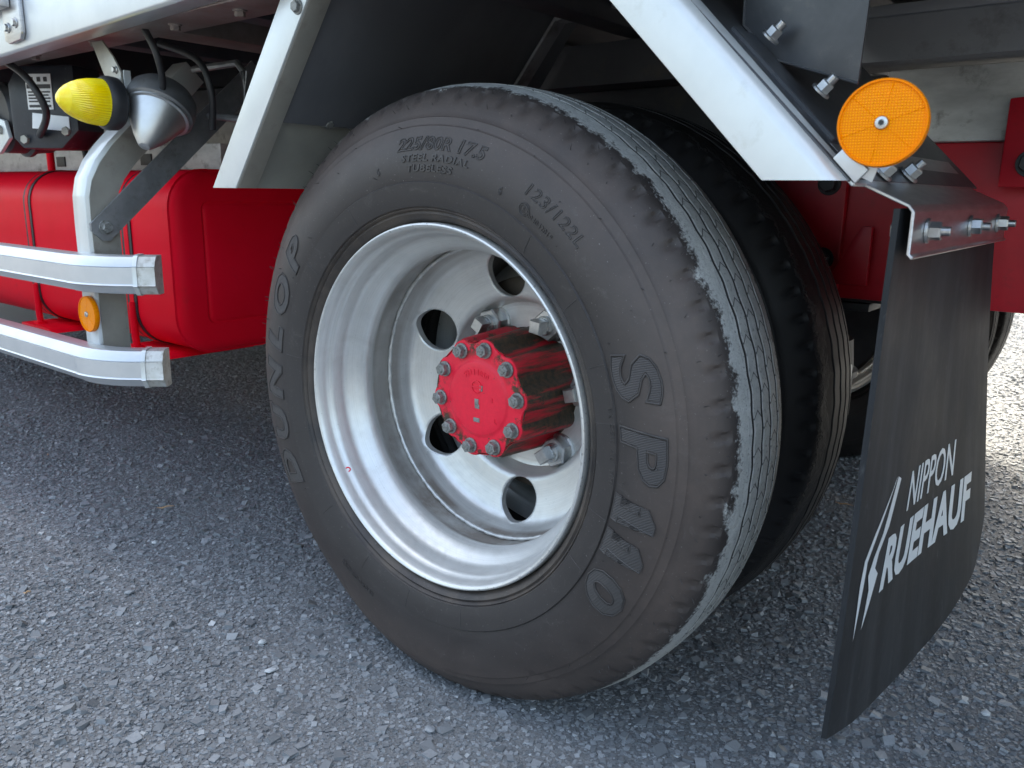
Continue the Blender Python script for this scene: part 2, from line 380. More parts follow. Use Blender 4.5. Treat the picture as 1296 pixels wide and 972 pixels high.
def bolt_mesh(name, af, head, mat, washer=0., washer_t=.002, shank=0., shank_r=0., dome=0., square=False):
    """hex nut or head seated at z=0 pointing along +z, with washer and thread end"""
    bm = bmesh.new(); n = 4 if square else 6
    z0 = 0.
    def cyl(r, a, b, seg, ch=0., rot=0.):
        prof = [(r, a), (r, b-ch), (r-ch, b)] if ch else [(r, a), (r, b)]
        rings = [[bm.verts.new((q*math.cos(2*PI*k/seg+rot), q*math.sin(2*PI*k/seg+rot), h)) for k in range(seg)] for q, h in prof]
        for A, B in zip(rings, rings[1:]):
            for k in range(seg): bm.faces.new((A[k], A[(k+1) % seg], B[(k+1) % seg], B[k]))
        bm.faces.new(rings[0][::-1]); bm.faces.new(rings[-1])
    if washer: cyl(washer, 0, washer_t, 24, washer_t*.3); z0 = washer_t
    cyl(af/2/math.cos(PI/n), z0, z0+head, n, head*.12, .35)
    if shank:
        k = 6; st = shank/k
        for i in range(k): cyl(shank_r, z0+head+i*st, z0+head+(i+.62)*st, 14); 
        cyl(shank_r*.86, z0+head, z0+head+shank, 12, shank*.06)
    if dome: cyl(dome, z0+head, z0+head+.0012, 16, .0008)
    for e in bm.edges: e.smooth = False
    me = bpy.data.meshes.new(name); bmesh.ops.recalc_face_normals(bm, faces=bm.faces); bm.to_mesh(me); bm.free(); me.materials.append(MT[mat])
    return me
def aim(pos, d, spin=0.):
    q = Vector(d).normalized().to_track_quat('Z', 'Y')
    return Matrix.Translation(Vector(pos)) @ q.to_matrix().to_4x4() @ Matrix.Rotation(spin, 4, 'Z')

def text_bm(body, size, extrude=0., shear=0., offset=0., bevel=0., outline=False, spacing=1., sx=1., cut=.008, align='CENTER'):
    cu = bpy.data.curves.new('t', 'FONT'); cu.body = body; cu.size = size; cu.shear = shear; cu.offset = offset
    cu.extrude = extrude; cu.bevel_depth = bevel; cu.space_character = spacing; cu.align_x = align; cu.align_y = 'CENTER'; cu.resolution_u = 3; cu.bevel_resolution = 1
    if outline: cu.fill_mode = 'NONE'
    ob = bpy.data.objects.new('t', cu); COL.objects.link(ob)
    dg = bpy.context.evaluated_depsgraph_get(); me = bpy.data.meshes.new_from_object(ob.evaluated_get(dg))
    bm = bmesh.new(); bm.from_mesh(me); bpy.data.meshes.remove(me); bpy.data.objects.remove(ob); bpy.data.curves.remove(cu)
    bmesh.ops.remove_doubles(bm, verts=bm.verts, dist=1e-6)
    for v in bm.verts: v.co.x *= sx
    if bm.verts:
        for ax in (0, 1):
            lo = min(v.co[ax] for v in bm.verts); hi = max(v.co[ax] for v in bm.verts); k = int((hi-lo)/cut)
            for i in range(1, k+1):
                c = [0, 0, 0]; c[ax] = lo + (hi-lo)*i/(k+1); nrm = [0, 0, 0]; nrm[ax] = 1
                bmesh.ops.bisect_plane(bm, geom=bm.verts[:]+bm.edges[:]+bm.faces[:], plane_co=c, plane_no=nrm)
    return bm

# ------------------------------------------------------------------ ground
def build_ground():
    vs = [(-300, -300, 0), (300, -300, 0), (300, 300, 0), (-300, 300, 0)]
    g = mesh('ground', vs, [(0, 1, 2, 3)], 'ground'); g['kind'] = 'structure'
    g['label'] = 'grey coarse asphalt yard under the truck'; g['category'] = 'asphalt'
    # loose chippings bedded in the binder: one uncountable mass
    def field(x0, x1, y0, y1, step, smin, smax):
        nx, ny = int((x1-x0)/step), int((y1-y0)/step)
        X, Y = np.meshgrid(np.arange(nx), np.arange(ny)); X = X.ravel(); Y = Y.ravel()
        px = x0 + (X + .5 + rng.uniform(-.5, .5, X.size))*step; py = y0 + (Y + .5 + rng.uniform(-.5, .5, X.size))*step
        s = smin + (smax-smin)*rng.random(X.size)**2.6
        return px, py, s
    A = field(-1.55, .95, -.60, .68, .0056, .0030, .0072)
    A2 = field(-1.55, .95, -.60, .68, .026, .007, .0150)
    B = field(-3.3, -1.55, -.3, 1.6, .0105, .005, .011)
    C = field(-1.55, .95, .68, 2.2, .0105, .005, .011)
    D = field(-.8, .6, 2.2, 5.0, .019, .008, .015)
    px, py, s = [np.concatenate(q) for q in zip(A, A2, B, C, D)]
    # leave out what the lens and a step to either side cannot see
    dx, dy = px-CAM_LOC.x, py-CAM_LOC.y
    az = np.degrees(np.arctan2(-dx, dy)); keep = (az > -8) & (az < 88)
    px, py, s = px[keep], py[keep], s[keep]; n = px.size
    cube = np.array([(-1, -1, -1), (1, -1, -1), (1, 1, -1), (-1, 1, -1), (-1, -1, 1), (1, -1, 1), (1, 1, 1), (-1, 1, 1)], float)
    V = cube[None] * s[:, None, None]*.5
    V = V * (1 + rng.uniform(-.42, .30, (n, 8, 3)))
    V[:, :, 2] *= rng.uniform(.34, .74, (n, 1))
    patch = .5 + .5*np.tanh(2.2*(np.sin(px*5.3+1.1*np.sin(py*4.1+2))+np.sin(py*6.7-px*2.3+.7)+.6*np.sin(px*17+py*13)))   # dusty patches bury the chippings
    # random tilt and turn
    a = rng.uniform(0, 2*PI, n); ca, sa = np.cos(a)[:, None], np.sin(a)[:, None]
    tl = rng.normal(0, .28, n)[:, None]
    x, y, z = V[..., 0], V[..., 1], V[..., 2]
    x, z = x*np.cos(tl)-z*np.sin(tl), x*np.sin(tl)+z*np.cos(tl)
    V = np.stack([x*ca-y*sa + px[:, None], x*sa+y*ca + py[:, None], z + (s*rng.uniform(-.02, .15, n) - .0007*patch)[:, None]], -1).reshape(-1, 3)
    # tyres press the chippings flat
    quads = np.array([(3, 2, 1, 0), (4, 5, 6, 7), (0, 1, 5, 4), (1, 2, 6, 5), (2, 3, 7, 6), (3, 0, 4, 7)])
    F = (quads[None] + 8*np.arange(n)[:, None, None]).reshape(-1)
    me = bpy.data.meshes.new('asphalt_chippings')
    me.vertices.add(n*8); me.vertices.foreach_set('co', V.ravel())
    me.loops.add(F.size); me.loops.foreach_set('vertex_index', F.astype(np.int32))
    me.polygons.add(n*6); me.polygons.foreach_set('loop_start', np.arange(0, F.size, 4, dtype=np.int32))
    at = me.attributes.new('chip', 'FLOAT', 'FACE'); at.data.foreach_set('value', np.repeat(rng.random(n), 6).astype(np.float32))
    me.polygons.foreach_set('use_smooth', np.zeros(n*6, dtype=bool))
    me.update(calc_edges=True); me.validate()
    me.materials.append(MT['chip'])
    o = link(bpy.data.objects.new('asphalt_chippings', me)); o['kind'] = 'stuff'
    o['label'] = 'fine grey stone chippings covering the asphalt'; o['category'] = 'gravel'
    print('chips', n)
build_ground()

# ------------------------------------------------------------------ truck
truck = empty('truck')
truck['label'] = 'truck with aluminium trim, red tank and dual rear wheels, filling the picture'
truck['category'] = 'truck'
ZC = .388

# ---- tyre: lathe with zigzag grooves, shoulder slots and a loaded foot
SIDE = [(.236, .014), (.2385, .006), (.242, .001), (.2470, -.0030), (.2484, -.0020), (.2498, -.0014), (.2512, -.0044), (.2525, -.0060), (.2538, -.0048), (.2552, -.0074),
        (.262, -.0098), (.272, -.0122), (.2832, -.0140), (.2846, -.0120), (.290, -.0134), (.300, -.0140), (.312, -.0136), (.325, -.0110), (.336, -.0074), (.3475, -.0022),
        (.3488, -.0004), (.3500, .0002), (.3575, .0036), (.3588, .0054), (.3640, .0082), (.3700, .0120)]
SH = [(.3745, .0150), (.3790, .0183), (.3830, .0216), (.3866, .0250), (.3895, .0283), (.3918, .0316), (.3936, .0350), (.3950, .0385)]
CY = .095       # middle of the tread across the tyre
def side_y(R):
    P = SIDE + SH
    return float(np.interp(R, [p[0] for p in P], [p[1] for p in P]))
def build_tyre_mesh():
    N = 720
    grooves = [.0615, .0825, .1035, .1245]
    def crown(y): return .4022 - 1.35*(y-CY)**2
    tread = []      # (y, depth, zig, notch-edge sign)
    for g in grooves:
        tread += [(g-.0029, 0, 1, -1), (g-.0021, .008, 1, 0), (g+.0021, .008, 1, 0), (g+.0029, 0, 1, 1)]
    rows = [('s', r, y) for r, y in SIDE] + [('h', r, y, i) for i, (r, y) in enumerate(SH)]
    for k, t in enumerate(tread):
        rows.append(('t',)+t)
        if k % 4 == 3 and k < len(tread)-1: rows.append(('t', (t[0]+tread[k+1][0])/2, 0, 0, 0))
    rows += [('h2', r, 2*CY-y, len(SH)-1-i) for i, (r, y) in enumerate(SH[::-1])] + [('s', r, 2*CY-y) for r, y in SIDE[::-1]]
    M = len(rows); vs = np.zeros((N, M, 3))
    PER = 64
    for k in range(N):
        a = 2*PI*k/N; u = (k*PER/N) % 1.0
        zig = .0012*(abs(2*u-1)*2-1)
        slot = 1. if (k*72/N) % 1.0 < .21 else 0.
        for m, row in enumerate(rows):
            if row[0] == 's': r, y = row[1], row[2]
            elif row[0] in ('h', 'h2'):
                r, y, i = row[1], row[2], row[3]
                if slot and 1 <= i <= 4:
                    d = (.0012, .0022, .0030, .0024)[i-1]; r -= d*.75; y += d*.65*(1 if row[0] == 'h' else -1)
            else:
                _, y, dep, zg, nt_ = row
                y = y + zg*zig
                pass
                r = crown(y) - dep
            vs[k, m] = (r*math.cos(a), y, r*math.sin(a))
    # loaded foot: nothing goes below the ground, the sidewall bulges there
    z = vs[..., 2]; low = np.clip((-z - .30)/.09, 0, 1)
    rr = np.hypot(vs[..., 0], z)
    bul = low*np.exp(-((rr-.345)/.045)**2)*.018
    vs[..., 1] += np.where(vs[..., 1] < CY, -bul, bul)
    vs[..., 2] = np.maximum(z, -(ZC-.0035))
    fs = []
    for k in range(N):
        k2 = (k+1) % N
        for m in range(M-1): fs.append((k*M+m, k*M+m+1, k2*M+m+1, k2*M+m))
    me = bpy.data.meshes.new('tyre'); me.from_pydata(vs.reshape(-1, 3).tolist(), [], fs); me.materials.append(MT['tyre']); me.update()
    bm = bmesh.new(); bm.from_mesh(me); bmesh.ops.recalc_face_normals(bm, faces=bm.faces)
    for f in bm.faces: f.smooth = True
    for e in bm.edges: e.smooth = not (len(e.link_faces) == 2 and e.calc_face_angle(0) > math.radians(28))
    bm.to_mesh(me); bm.free(); return me
TYRE = build_tyre_mesh()

def on_sidewall(name, body, size, ang, R, parent, lift=.0004, mat='letter', **kw):
    bm = text_bm(body, size, **kw)
    for v in bm.verts:
        rad = R + v.co.y; th = ang - v.co.x/R
        v.co = Vector((rad*math.cos(th), side_y(rad) - lift - v.co.z, rad*math.sin(th)))
    bmesh.ops.recalc_face_normals(bm, faces=bm.faces)
    me = bpy.data.meshes.new(name); bm.to_mesh(me); bm.free(); me.materials.append(MT[mat])
    return link(bpy.data.objects.new(name, me), parent)
D2R = math.radians

# ---- rim and disc
RIM = [(.236, .016), (.2362, .006), (.2362, .0015), (.2352, -.0010), (.2335, -.0018), (.2318, -.0012), (.2300, .0012), (.2286, .0050), (.2272, .0120), (.2262, .0165),
       (.2240, .0190), (.2218, .0235), (.2205, .0370), (.2192, .0430), (.2160, .0475), (.2100, .0540), (.2040, .0620), (.2012, .0690), (.2003, .0750), (.2008, .0785), (.2030, .0830), (.2062, .0890), (.2078, .0970), (.2078, .150), (.2085, .164),
       (.214, .172), (.219, .175), (.2262, .180), (.236, .184), (.236, .178), (.222, .170)]
def disc_y(R):
    return float(np.interp(R, [.085, .1150, .1210, .1250, .1275, .1300, .160, .187, .1920, .1955, .1985, .2010, .2030, .2050, .2070],
                           [.203, .2030, .2010, .1920, .1800, .1735, .1660, .1560, .1530, .1480, .1390, .1280, .1200, .1180, .1190]))
def build_disc_mesh():
    holes = [(math.radians(155-60*k), .1630, .0325) for k in range(6)]
    pts, edges = [], []
    def loop(P):
        b = len(pts); pts.extend(P); edges.extend((b+i, b+(i+1) % len(P)) for i in range(len(P)))
    radii = [.2070, .2050, .2030, .2010, .1985, .1970]
    for q in radii: loop([(q*math.cos(2*PI*k/180), q*math.sin(2*PI*k/180)) for k in range(180)])
    hl = []
    for a, R, r in holes:
        P = [(R*math.cos(a)+r*math.cos(2*PI*k/40), R*math.sin(a)+r*math.sin(2*PI*k/40)) for k in range(40)]; hl.append((len(pts), 40)); loop(P); pts.extend((R*math.cos(a)+(r+.0018)*math.cos(2*PI*k/40), R*math.sin(a)+(r+.0018)*math.sin(2*PI*k/40)) for k in range(40) if .1305 < math.hypot(R*math.cos(a)+(r+.0018)*math.cos(2*PI*k/40), R*math.sin(a)+(r+.0018)*math.sin(2*PI*k/40)) < .196)
    for q in (.1955, .192, .187, .180, .174, .168, .160, .152, .145, .138, .133):
        for k in range(180):
            a = 2*PI*k/180; p = (q*math.cos(a), q*math.sin(a))
            if all(math.hypot(p[0]-R*math.cos(t), p[1]-R*math.sin(t)) > r+.0032 for t, R, r in holes): pts.append(p)
    for q in (.1288, .1275, .1262, .1250, .1230, .1210, .1180, .1150, .085): loop([(q*math.cos(2*PI*k/120), q*math.sin(2*PI*k/120)) for k in range(120)])
    dd = geometry.delaunay_2d_cdt([Vector(p) for p in pts], edges, [], 0, 1e-6)
    V2, F2 = dd[0], dd[2]
    vs = [(v.x, disc_y(v.length), v.y) for v in V2]; fs = []
    for f in F2:
        c = sum((V2[i] for i in f), Vector((0, 0)))/len(f)
        if c.length < .0851 or any((c-Vector((R*math.cos(t), R*math.sin(t)))).length < r*.985 for t, R, r in holes): continue
        fs.append(tuple(f))
    # thickness at each hand hole
    for a, R, r in holes:
        b = len(vs)
        for k in range(40):
            px, pz = R*math.cos(a)+r*math.cos(2*PI*k/40), R*math.sin(a)+r*math.sin(2*PI*k/40); y = disc_y(math.hypot(px, pz))
            qx, qz = R*math.cos(a)+(r-.0012)*math.cos(2*PI*k/40), R*math.sin(a)+(r-.0012)*math.sin(2*PI*k/40)
            vs += [(px, y, pz), (qx, y+.0012, qz), (qx, y+.011, qz)]
        for k in range(40):
            k2 = (k+1) % 40
            fs += [(b+3*k, b+3*k+1, b+3*k2+1, b+3*k2), (b+3*k+1, b+3*k+2, b+3*k2+2, b+3*k2+1)]
    me = bpy.data.meshes.new('disc'); me.from_pydata(vs, [], fs); me.materials.append(MT['rim']); me.update()
    bm = bmesh.new(); bm.from_mesh(me); bmesh.ops.remove_doubles(bm, verts=bm.verts, dist=1e-5); bmesh.ops.recalc_face_normals(bm, faces=bm.faces)
    for f in bm.faces: f.smooth = True
    for e in bm.edges: e.smooth = not (len(e.link_faces) == 2 and e.calc_face_angle(0) > math.radians(30))
    bm.to_mesh(me); bm.free(); return me
DISC = build_disc_mesh()

def build_lug_mesh():
    bm = bmesh.new()
    def ring(n, r, h, rot=0.): return [bm.verts.new((r*math.cos(2*PI*k/n+rot), r*math.sin(2*PI*k/n+rot), h)) for k in range(n)]
    def stack(n, prof, rot=0.):
        R_ = [ring(n, r, h, rot) for r, h in prof]
        for A, B in zip(R_, R_[1:]):
            for k in range(n): bm.faces.new((A[k], A[(k+1) % n], B[(k+1) % n], B[k]))
        bm.faces.new(R_[0][::-1]); bm.faces.new(R_[-1])
    stack(24, [(.0245, 0), (.0245, .003), (.0225, .005)])
    stack(6, [(.0228, .004), (.0228, .020), (.0205, .0225)], .3)
    stack(20, [(.0135, .020), (.0135, .027), (.0120, .029)])
    stack(20, [(.0108, .028), (.0108, .033)])
    stack(4, [(.0128, .031), (.0128, .047), (.0112, .0490)], .25)
    for e in bm.edges: e.smooth = False
    bmesh.ops.recalc_face_normals(bm, faces=bm.faces)
    me = bpy.data.meshes.new('lug_nut'); bm.to_mesh(me); bm.free(); me.materials.append(MT['zinc']); return me
LUG = build_lug_mesh()

RIMO = None
def wheel(y, rz, label, detail):
    global RIMO
    wl = empty('wheel', (0, y, ZC), truck, rz, label)
    tyre = share('tyre', TYRE, wl)
    if not detail: tyre.material_slots[0].link = 'OBJECT'; tyre.material_slots[0].material = MT['tyre_shaded']
    if RIMO is None:
        o = lathe('rim', RIM, 'rim', wl, 180, smooth_angle=40); RIMO = o.data
    else: share('rim', RIMO, wl)
    share('disc', DISC, wl)
    if detail:
        wr = random.Random(5); vs, fs = [], []; N = 240
        for k in range(N):
            a = 2*PI*k/N; rr = .0030*wr.uniform(.75, 1.25); cy = .1185 + wr.uniform(-.0006, .0006)
            for m in range(7):
                b = 2*PI*m/7; vs.append(((.2050+rr*math.cos(b))*math.cos(a), cy+rr*math.sin(b), (.2050+rr*math.cos(b))*math.sin(a)))
        for k in range(N):
            for m in range(7): fs.append((k*7+m, k*7+(m+1) % 7, ((k+1) % N)*7+(m+1) % 7, ((k+1) % N)*7+m))
        mesh('weld_bead', vs, fs, 'weld', wl, smooth=True)
    if detail:
        for k in range(6):
            a = D2R(125-60*k)
            share('lug_nut', LUG, wl, aim((.1045*math.cos(a), .2032, .1045*math.sin(a)), (0, -1, 0), .4*k))
        # moulded lettering on the sidewall
        T = dict(parent=wl)
        def big(body, size, a, R, **kw):
            on_sidewall('tyre_lettering', body, size, D2R(a), R, lift=.0006, mat='letterh', shear=.16, offset=.0014, extrude=.0003, cut=.006, **T, **kw)
            on_sidewall('tyre_lettering', body, size, D2R(a), R, lift=.0008, shear=.16, outline=True, offset=.0026, bevel=.0008, cut=.006, **T, **kw)
        def slab_one(a, R, h):
            G = [(-.30, 0), (.34, 0), (.34, .17), (.17, .17), (.17, 1.), (-.02, 1.), (-.30, .80), (-.30, .62), (-.10, .66), (-.10, .17), (-.30, .17)]
            G = [(x*h*1.0 + .16*(y-.5)*h, (y-.5)*h) for x, y in G]
            P = lambda x, y, l: Vector(((R+y)*math.cos(D2R(a)-x/R), side_y(R+y)-l, (R+y)*math.sin(D2R(a)-x/R)))
            bm = bmesh.new(); vv = [bm.verts.new((x, y, 0)) for x, y in G]; bmesh.ops.triangulate(bm, faces=[bm.faces.new(vv)])
            for ax in (0, 1):
                for c in np.arange(-.04, .041, .005):
                    co = [0, 0, 0]; co[ax] = c; no = [0, 0, 0]; no[ax] = 1
                    bmesh.ops.bisect_plane(bm, geom=bm.verts[:]+bm.edges[:]+bm.faces[:], plane_co=co, plane_no=no)
            for v in bm.verts: v.co = P(v.co.x, v.co.y, .0015)
            bmesh.ops.recalc_face_normals(bm, faces=bm.faces)
            me = bpy.data.meshes.new('tyre_lettering'); bm.to_mesh(me); bm.free(); me.materials.append(MT['letterh']); link(bpy.data.objects.new('tyre_lettering', me), wl)
            bm = bmesh.new()
            for p, q in zip(G, G[1:]+G[:1]):
                n_ = max(2, int(math.dist(p, q)/.005)); tube_bm(bm, [P(p[0]+(q[0]-p[0])*k/n_, p[1]+(q[1]-p[1])*k/n_, .0013) for k in range(n_+1)], .0008, 5)
            from_bm('tyre_lettering', bm, 'letter', wl, 0, auto=60)
        big('S', .066, 18.0, .312, sx=1.62); big('P', .066, 3.6, .312, sx=1.55)
        slab_one(-10.2, .312, .050); slab_one(-18.4, .312, .050); big('0', .066, -28.2, .312, sx=1.35)
        for ch, a in zip('DUNLOP', (206, 193.5, 181, 169, 157, 144.5)): big(ch, .050, a, .311, sx=1.42)
        on_sidewall('tyre_lettering', '225/80R 17.5', .0200, D2R(85), .327, outline=True, bevel=.00062, offset=.0004, spacing=1.06, sx=1.22, shear=.15, **T)
        on_sidewall('tyre_lettering', 'STEEL RADIAL', .0112, D2R(86), .311, extrude=.0005, offset=.0003, sx=1.45, spacing=1.08, shear=.15, lift=.0006, **T)
        on_sidewall('tyre_lettering', 'TUBELESS', .0112, D2R(87.5), .299, extrude=.0005, offset=.0003, sx=1.45, spacing=1.08, shear=.15, lift=.0006, **T)
        on_sidewall('tyre_lettering', '123/122L', .0185, D2R(52.5), .319, outline=True, bevel=.00055, spacing=1.1, sx=1.25, shear=.12, **T)
        on_sidewall('tyre_lettering', '004042019', .0085, D2R(53.5), .297, extrude=.0004, lift=.0005, spacing=1.1, **T)
        on_sidewall('tyre_lettering', '6', .012, D2R(66), .300, outline=True, bevel=.0006, **T)
        on_sidewall('tyre_lettering', 'E', .009, D2R(58.6), .2985, extrude=.0004, lift=.0005, **T)
        on_sidewall('tyre_lettering', '6', .012, D2R(104), .303, outline=True, bevel=.0006, **T)
        on_sidewall('tyre_lettering', 'O', .020, D2R(58.6), .2985, outline=True, bevel=.0006, **T)
        on_sidewall('tyre_lettering', 'BK CZII  AU  HMI', .0080, D2R(3), .2785, extrude=.0003, lift=.0004, spacing=1.4, **T)
        on_sidewall('tyre_lettering', 'REGROOVABLE', .0095, D2R(243), .3020, extrude=.0004, lift=.0005, spacing=1.15, **T)
        # mould joints across the bead ring and the fine rubber hairs
        bm = bmesh.new()
        for a in (8, 21, 36, 54, 118, 142, 172, 196, 222, 243, 262, 283, 331, 346):
            th = D2R(a)
            P = []
            for i in range(9):
                R = .2505 + (.2835-.2505)*i/8; P.append((R*math.cos(th), side_y(R)-.0001, R*math.sin(th)))
            tube_bm(bm, P, .00045, 5)
        from_bm('mould_seams', bm, 'letter', wl, 0, auto=80)['kind'] = 'stuff'
        bm = bmesh.new(); rh = random.Random(3)
        for R, n in ((.3885, 96), (.372, 60), (.349, 22), (.3315, 12), (.296, 14)):
            for k in range(n):
                th = 2*PI*(k+rh.uniform(-.3, .3))/n
                if math.sin(th) < -.9: continue
                L = rh.uniform(.0015, .0085); yy = side_y(R)
                nrm = Vector((math.cos(th)*(.9 if R > .36 else .1), -.6, math.sin(th)*(.9 if R > .36 else .1))).normalized()
                p = Vector((R*math.cos(th), yy, R*math.sin(th)))
                q = p + nrm*L + Vector((rh.uniform(-1, 1), rh.uniform(-.5, .5), rh.uniform(-1, 1)))*L*.35
                tube_bm(bm, (p - nrm*.001, (p+q)/2, q), (.00042, .00036, .00022), 4)
        from_bm('rubber_hairs', bm, 'letter', wl, 0, auto=80)['kind'] = 'stuff'
        bm = bmesh.new(); a0_, P = D2R(213.6), []
        for da, dr in ((-.012, .0030), (-.014, .0008), (-.004, -.0012), (.010, -.0008), (.014, .0014)):
            P.append(((.2240+dr)*math.cos(a0_+da), .0178-dr*.9, (.2240+dr)*math.sin(a0_+da)))
        tube_bm(bm, curve_pts(P, 4), .0008, 6); from_bm('paint_mark', bm, 'red', wl, 0, auto=60)
    return wl
wheel(0, 0, 'outer rear wheel with dusty tyre and deep silver dished rim', True)
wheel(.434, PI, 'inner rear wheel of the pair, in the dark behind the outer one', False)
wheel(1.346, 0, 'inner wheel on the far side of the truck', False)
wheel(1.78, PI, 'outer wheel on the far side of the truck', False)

# ---- hub with fluted barrel
def build_hub():
    hub = empty('hub', (0, 0, ZC), truck, label='fluted red axle hub with a ring of ten grimy bolts')
    N = 240; rows = [(.0920, .0), (.0925, .5), (.0965, .6), (.1000, 1.), (.150, 1.), (.196, 1.), (.203, .9), (.206, .8)]
    vs, fs = [], []; a0 = D2R(115.5)
    for k in range(N):
        a = 2*PI*k/N; c = math.cos(10*(a-a0)); lobe = .0060*(1 if c > 0 else -1)*abs(c)**.75
        for y, f in rows:
            base = .0790 + (.0065 if y > .19 else .0065*(y-.092)/.1)
            r = base + lobe*min(f, 1) + (.0012 if .09 < y < .097 else 0) - (.0015 if y < .0921 else 0)
            vs.append((r*math.cos(a), y, r*math.sin(a)))
    M = len(rows)
    for k in range(N):
        k2 = (k+1) % N
        for m in range(M-1): fs.append((k*M+m, k*M+m+1, k2*M+m+1, k2*M+m))
    mesh('hub_barrel', vs, fs, 'hub', hub, auto=38)
    # flanged cover
    vs, fs = [], []; rows = [(0.0, .0876), (.020, .0876), (.040, .0879), (.0490, .0884), (.0510, .0892), (.0525, .0905), (.056, .0908), (.0755, .0910), (1.0, .0914), (1.012, .0935)]
    for k in range(N):
        a = 2*PI*k/N; c = math.cos(10*(a-a0)); edge = .0790 + .0035*(1 if c > 0 else -1)*abs(c)**.6
        for R, y in rows:
            r = R if R < .9 else edge*R
            vs.append((r*math.cos(a), y, r*math.sin(a)))
    M = len(rows)
    for k in range(N):
        k2 = (k+1) % N
        for m in range(M-1): fs.append((k*M+m, k*M+m+1, k2*M+m+1, k2*M+m))
    mesh('hub_cover', vs, fs, 'hubface', hub, auto=38)
    HB = bolt_mesh('hub_bolt', .0150, .0085, 'boltold', washer=.0108, washer_t=.0028, dome=.0048)
    for k in range(10):
        a = a0 + 2*PI*k/10
        share('hub_bolt', HB, hub, aim((.0692*math.cos(a), .0905, .0692*math.sin(a)), (0, -1, 0), .5*k))
    # cast characters and small marks
    def cast(body, size, x, z, arc=None, **kw):
        bm = text_bm(body, size, extrude=.0004, cut=.02, **kw)
        for v in bm.verts:
            if arc:
                th = PI/2 + .05 - v.co.x/arc; rr = arc + v.co.y; v.co = Vector((rr*math.cos(th), .0874 - v.co.z, rr*math.sin(th)))
            else: v.co = Vector((x+v.co.x, .0873 - v.co.z, z+v.co.y))
        bmesh.ops.recalc_face_normals(bm, faces=bm.faces)
        me = bpy.data.meshes.new('cast_number'); bm.to_mesh(me); bm.free(); me.materials.append(MT['hubface']); link(bpy.data.objects.new('cast_number', me), hub)
    cast('52114050', .0105, 0, 0, arc=.037, spacing=1.1, offset=.0002)
    cast('2', .009, .027, .002); cast('L', .009, .033, -.026); 
    lathe('cast_ring', [(.0090, .0876), (.0088, .0864), (.0078, .0862), (.0074, .0872)], 'hubface', hub, 40).location = (0, 0, .017)
    box('cast_bar', (-.009, .0863, -.0012), (.009, .0875, .0012), 'hubface', hub, .0004).location = (0, 0, .017)
    for px, pz, sx, sz in ((0, -.004, .0035, .0045), (.001, -.010, .004, .003), (0, -.029, .0055, .003), (.008, .016, .0025, .004)):
        box('grime_lump', (px-sx, .0868, pz-sz), (px+sx, .0877, pz+sz), 'boltold', hub, .0004)
    # drum and axle behind the disc
    lathe('brake_drum', [(.02, .206), (.150, .207), (.158, .212), (.158, .40), (.150, .41), (.05, .41)], 'drum', hub, 64)
build_hub()
for y_, e_ in ((.428, 1), (1.352, -1)):
    bp = lathe('brake_backplate', [(.06, 0), (.19, 0), (.197, .006*e_), (.197, .016*e_)], 'black', truck, 48); bp.location = (0, y_, ZC)
bm = bmesh.new(); tube_bm(bm, [(0, .40, ZC), (0, .7, ZC), (0, .78, ZC), (0, .95, ZC), (0, 1.1, ZC), (0, 1.38, ZC)], [.075, .075, .15, .16, .075, .075], 24)
from_bm('axle', bm, 'black', truck, 0, auto=60)

# ---- chassis, floor, body
def channel(name, x0, x1, yweb, yfl, z0, z1, t, mat, label=None):
    s = 1 if yfl > yweb else -1
    poly = [(yweb, z0), (yfl, z0), (yfl, z0+t), (yweb+s*t, z0+t), (yweb+s*t, z1-t), (yfl, z1-t), (yfl, z1), (yweb, z1)]
    return prism(name, poly, 'x', x0, x1, mat, truck, .002, label)
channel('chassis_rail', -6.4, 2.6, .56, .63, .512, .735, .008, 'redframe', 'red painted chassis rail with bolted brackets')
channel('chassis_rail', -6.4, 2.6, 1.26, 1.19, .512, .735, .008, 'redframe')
box('subframe_beam', (.355, .545, .7352), (2.6, .62, .832), 'weather', truck, .004)
box('subframe_beam', (-.60, .565, .7352), (.20, .63, .8375), 'under', truck, .004)  # middle length in a darker colour, painting in the shade above the tyre
box('subframe_beam', (-6.4, .565, .7352), (-.602, .63, .8375), 'weather', truck, .004)
box('spacer_block', (.20, .55, .7354), (.352, .62, .828), 'under', truck, .003)
channel('floor_sill', .24, 2.6, .50, .60, .838, .905, .006, 'underlight')
channel('floor_sill', -6.4, .238, .50, .60, .838, .905, .006, 'under')  # front length coloured darker, standing in for shade under the floor
box('floor_sill_lip', (.24, .488, .893), (2.6, .4985, .907), 'underlight', truck, .002)
for i, x in enumerate(np.arange(-3.0, 2.4, .42)):
    box('cross_member', (x, -.03, .912), (x+.05, 1.86, .985), 'under', truck, .004)
box('cross_member', (-.735, -.035, .915), (-.655, 1.86, .975), 'pinkmetal', truck, .004)
box('floor', (-6.4, -.05, .990), (2.6, 1.86, 1.02), 'under', truck, .003)
box('cargo_body', (-6.4, -.078, 1.022), (2.6, 1.89, 3.1), 'rail', truck, .01, label='tall pale cargo body above the frame')
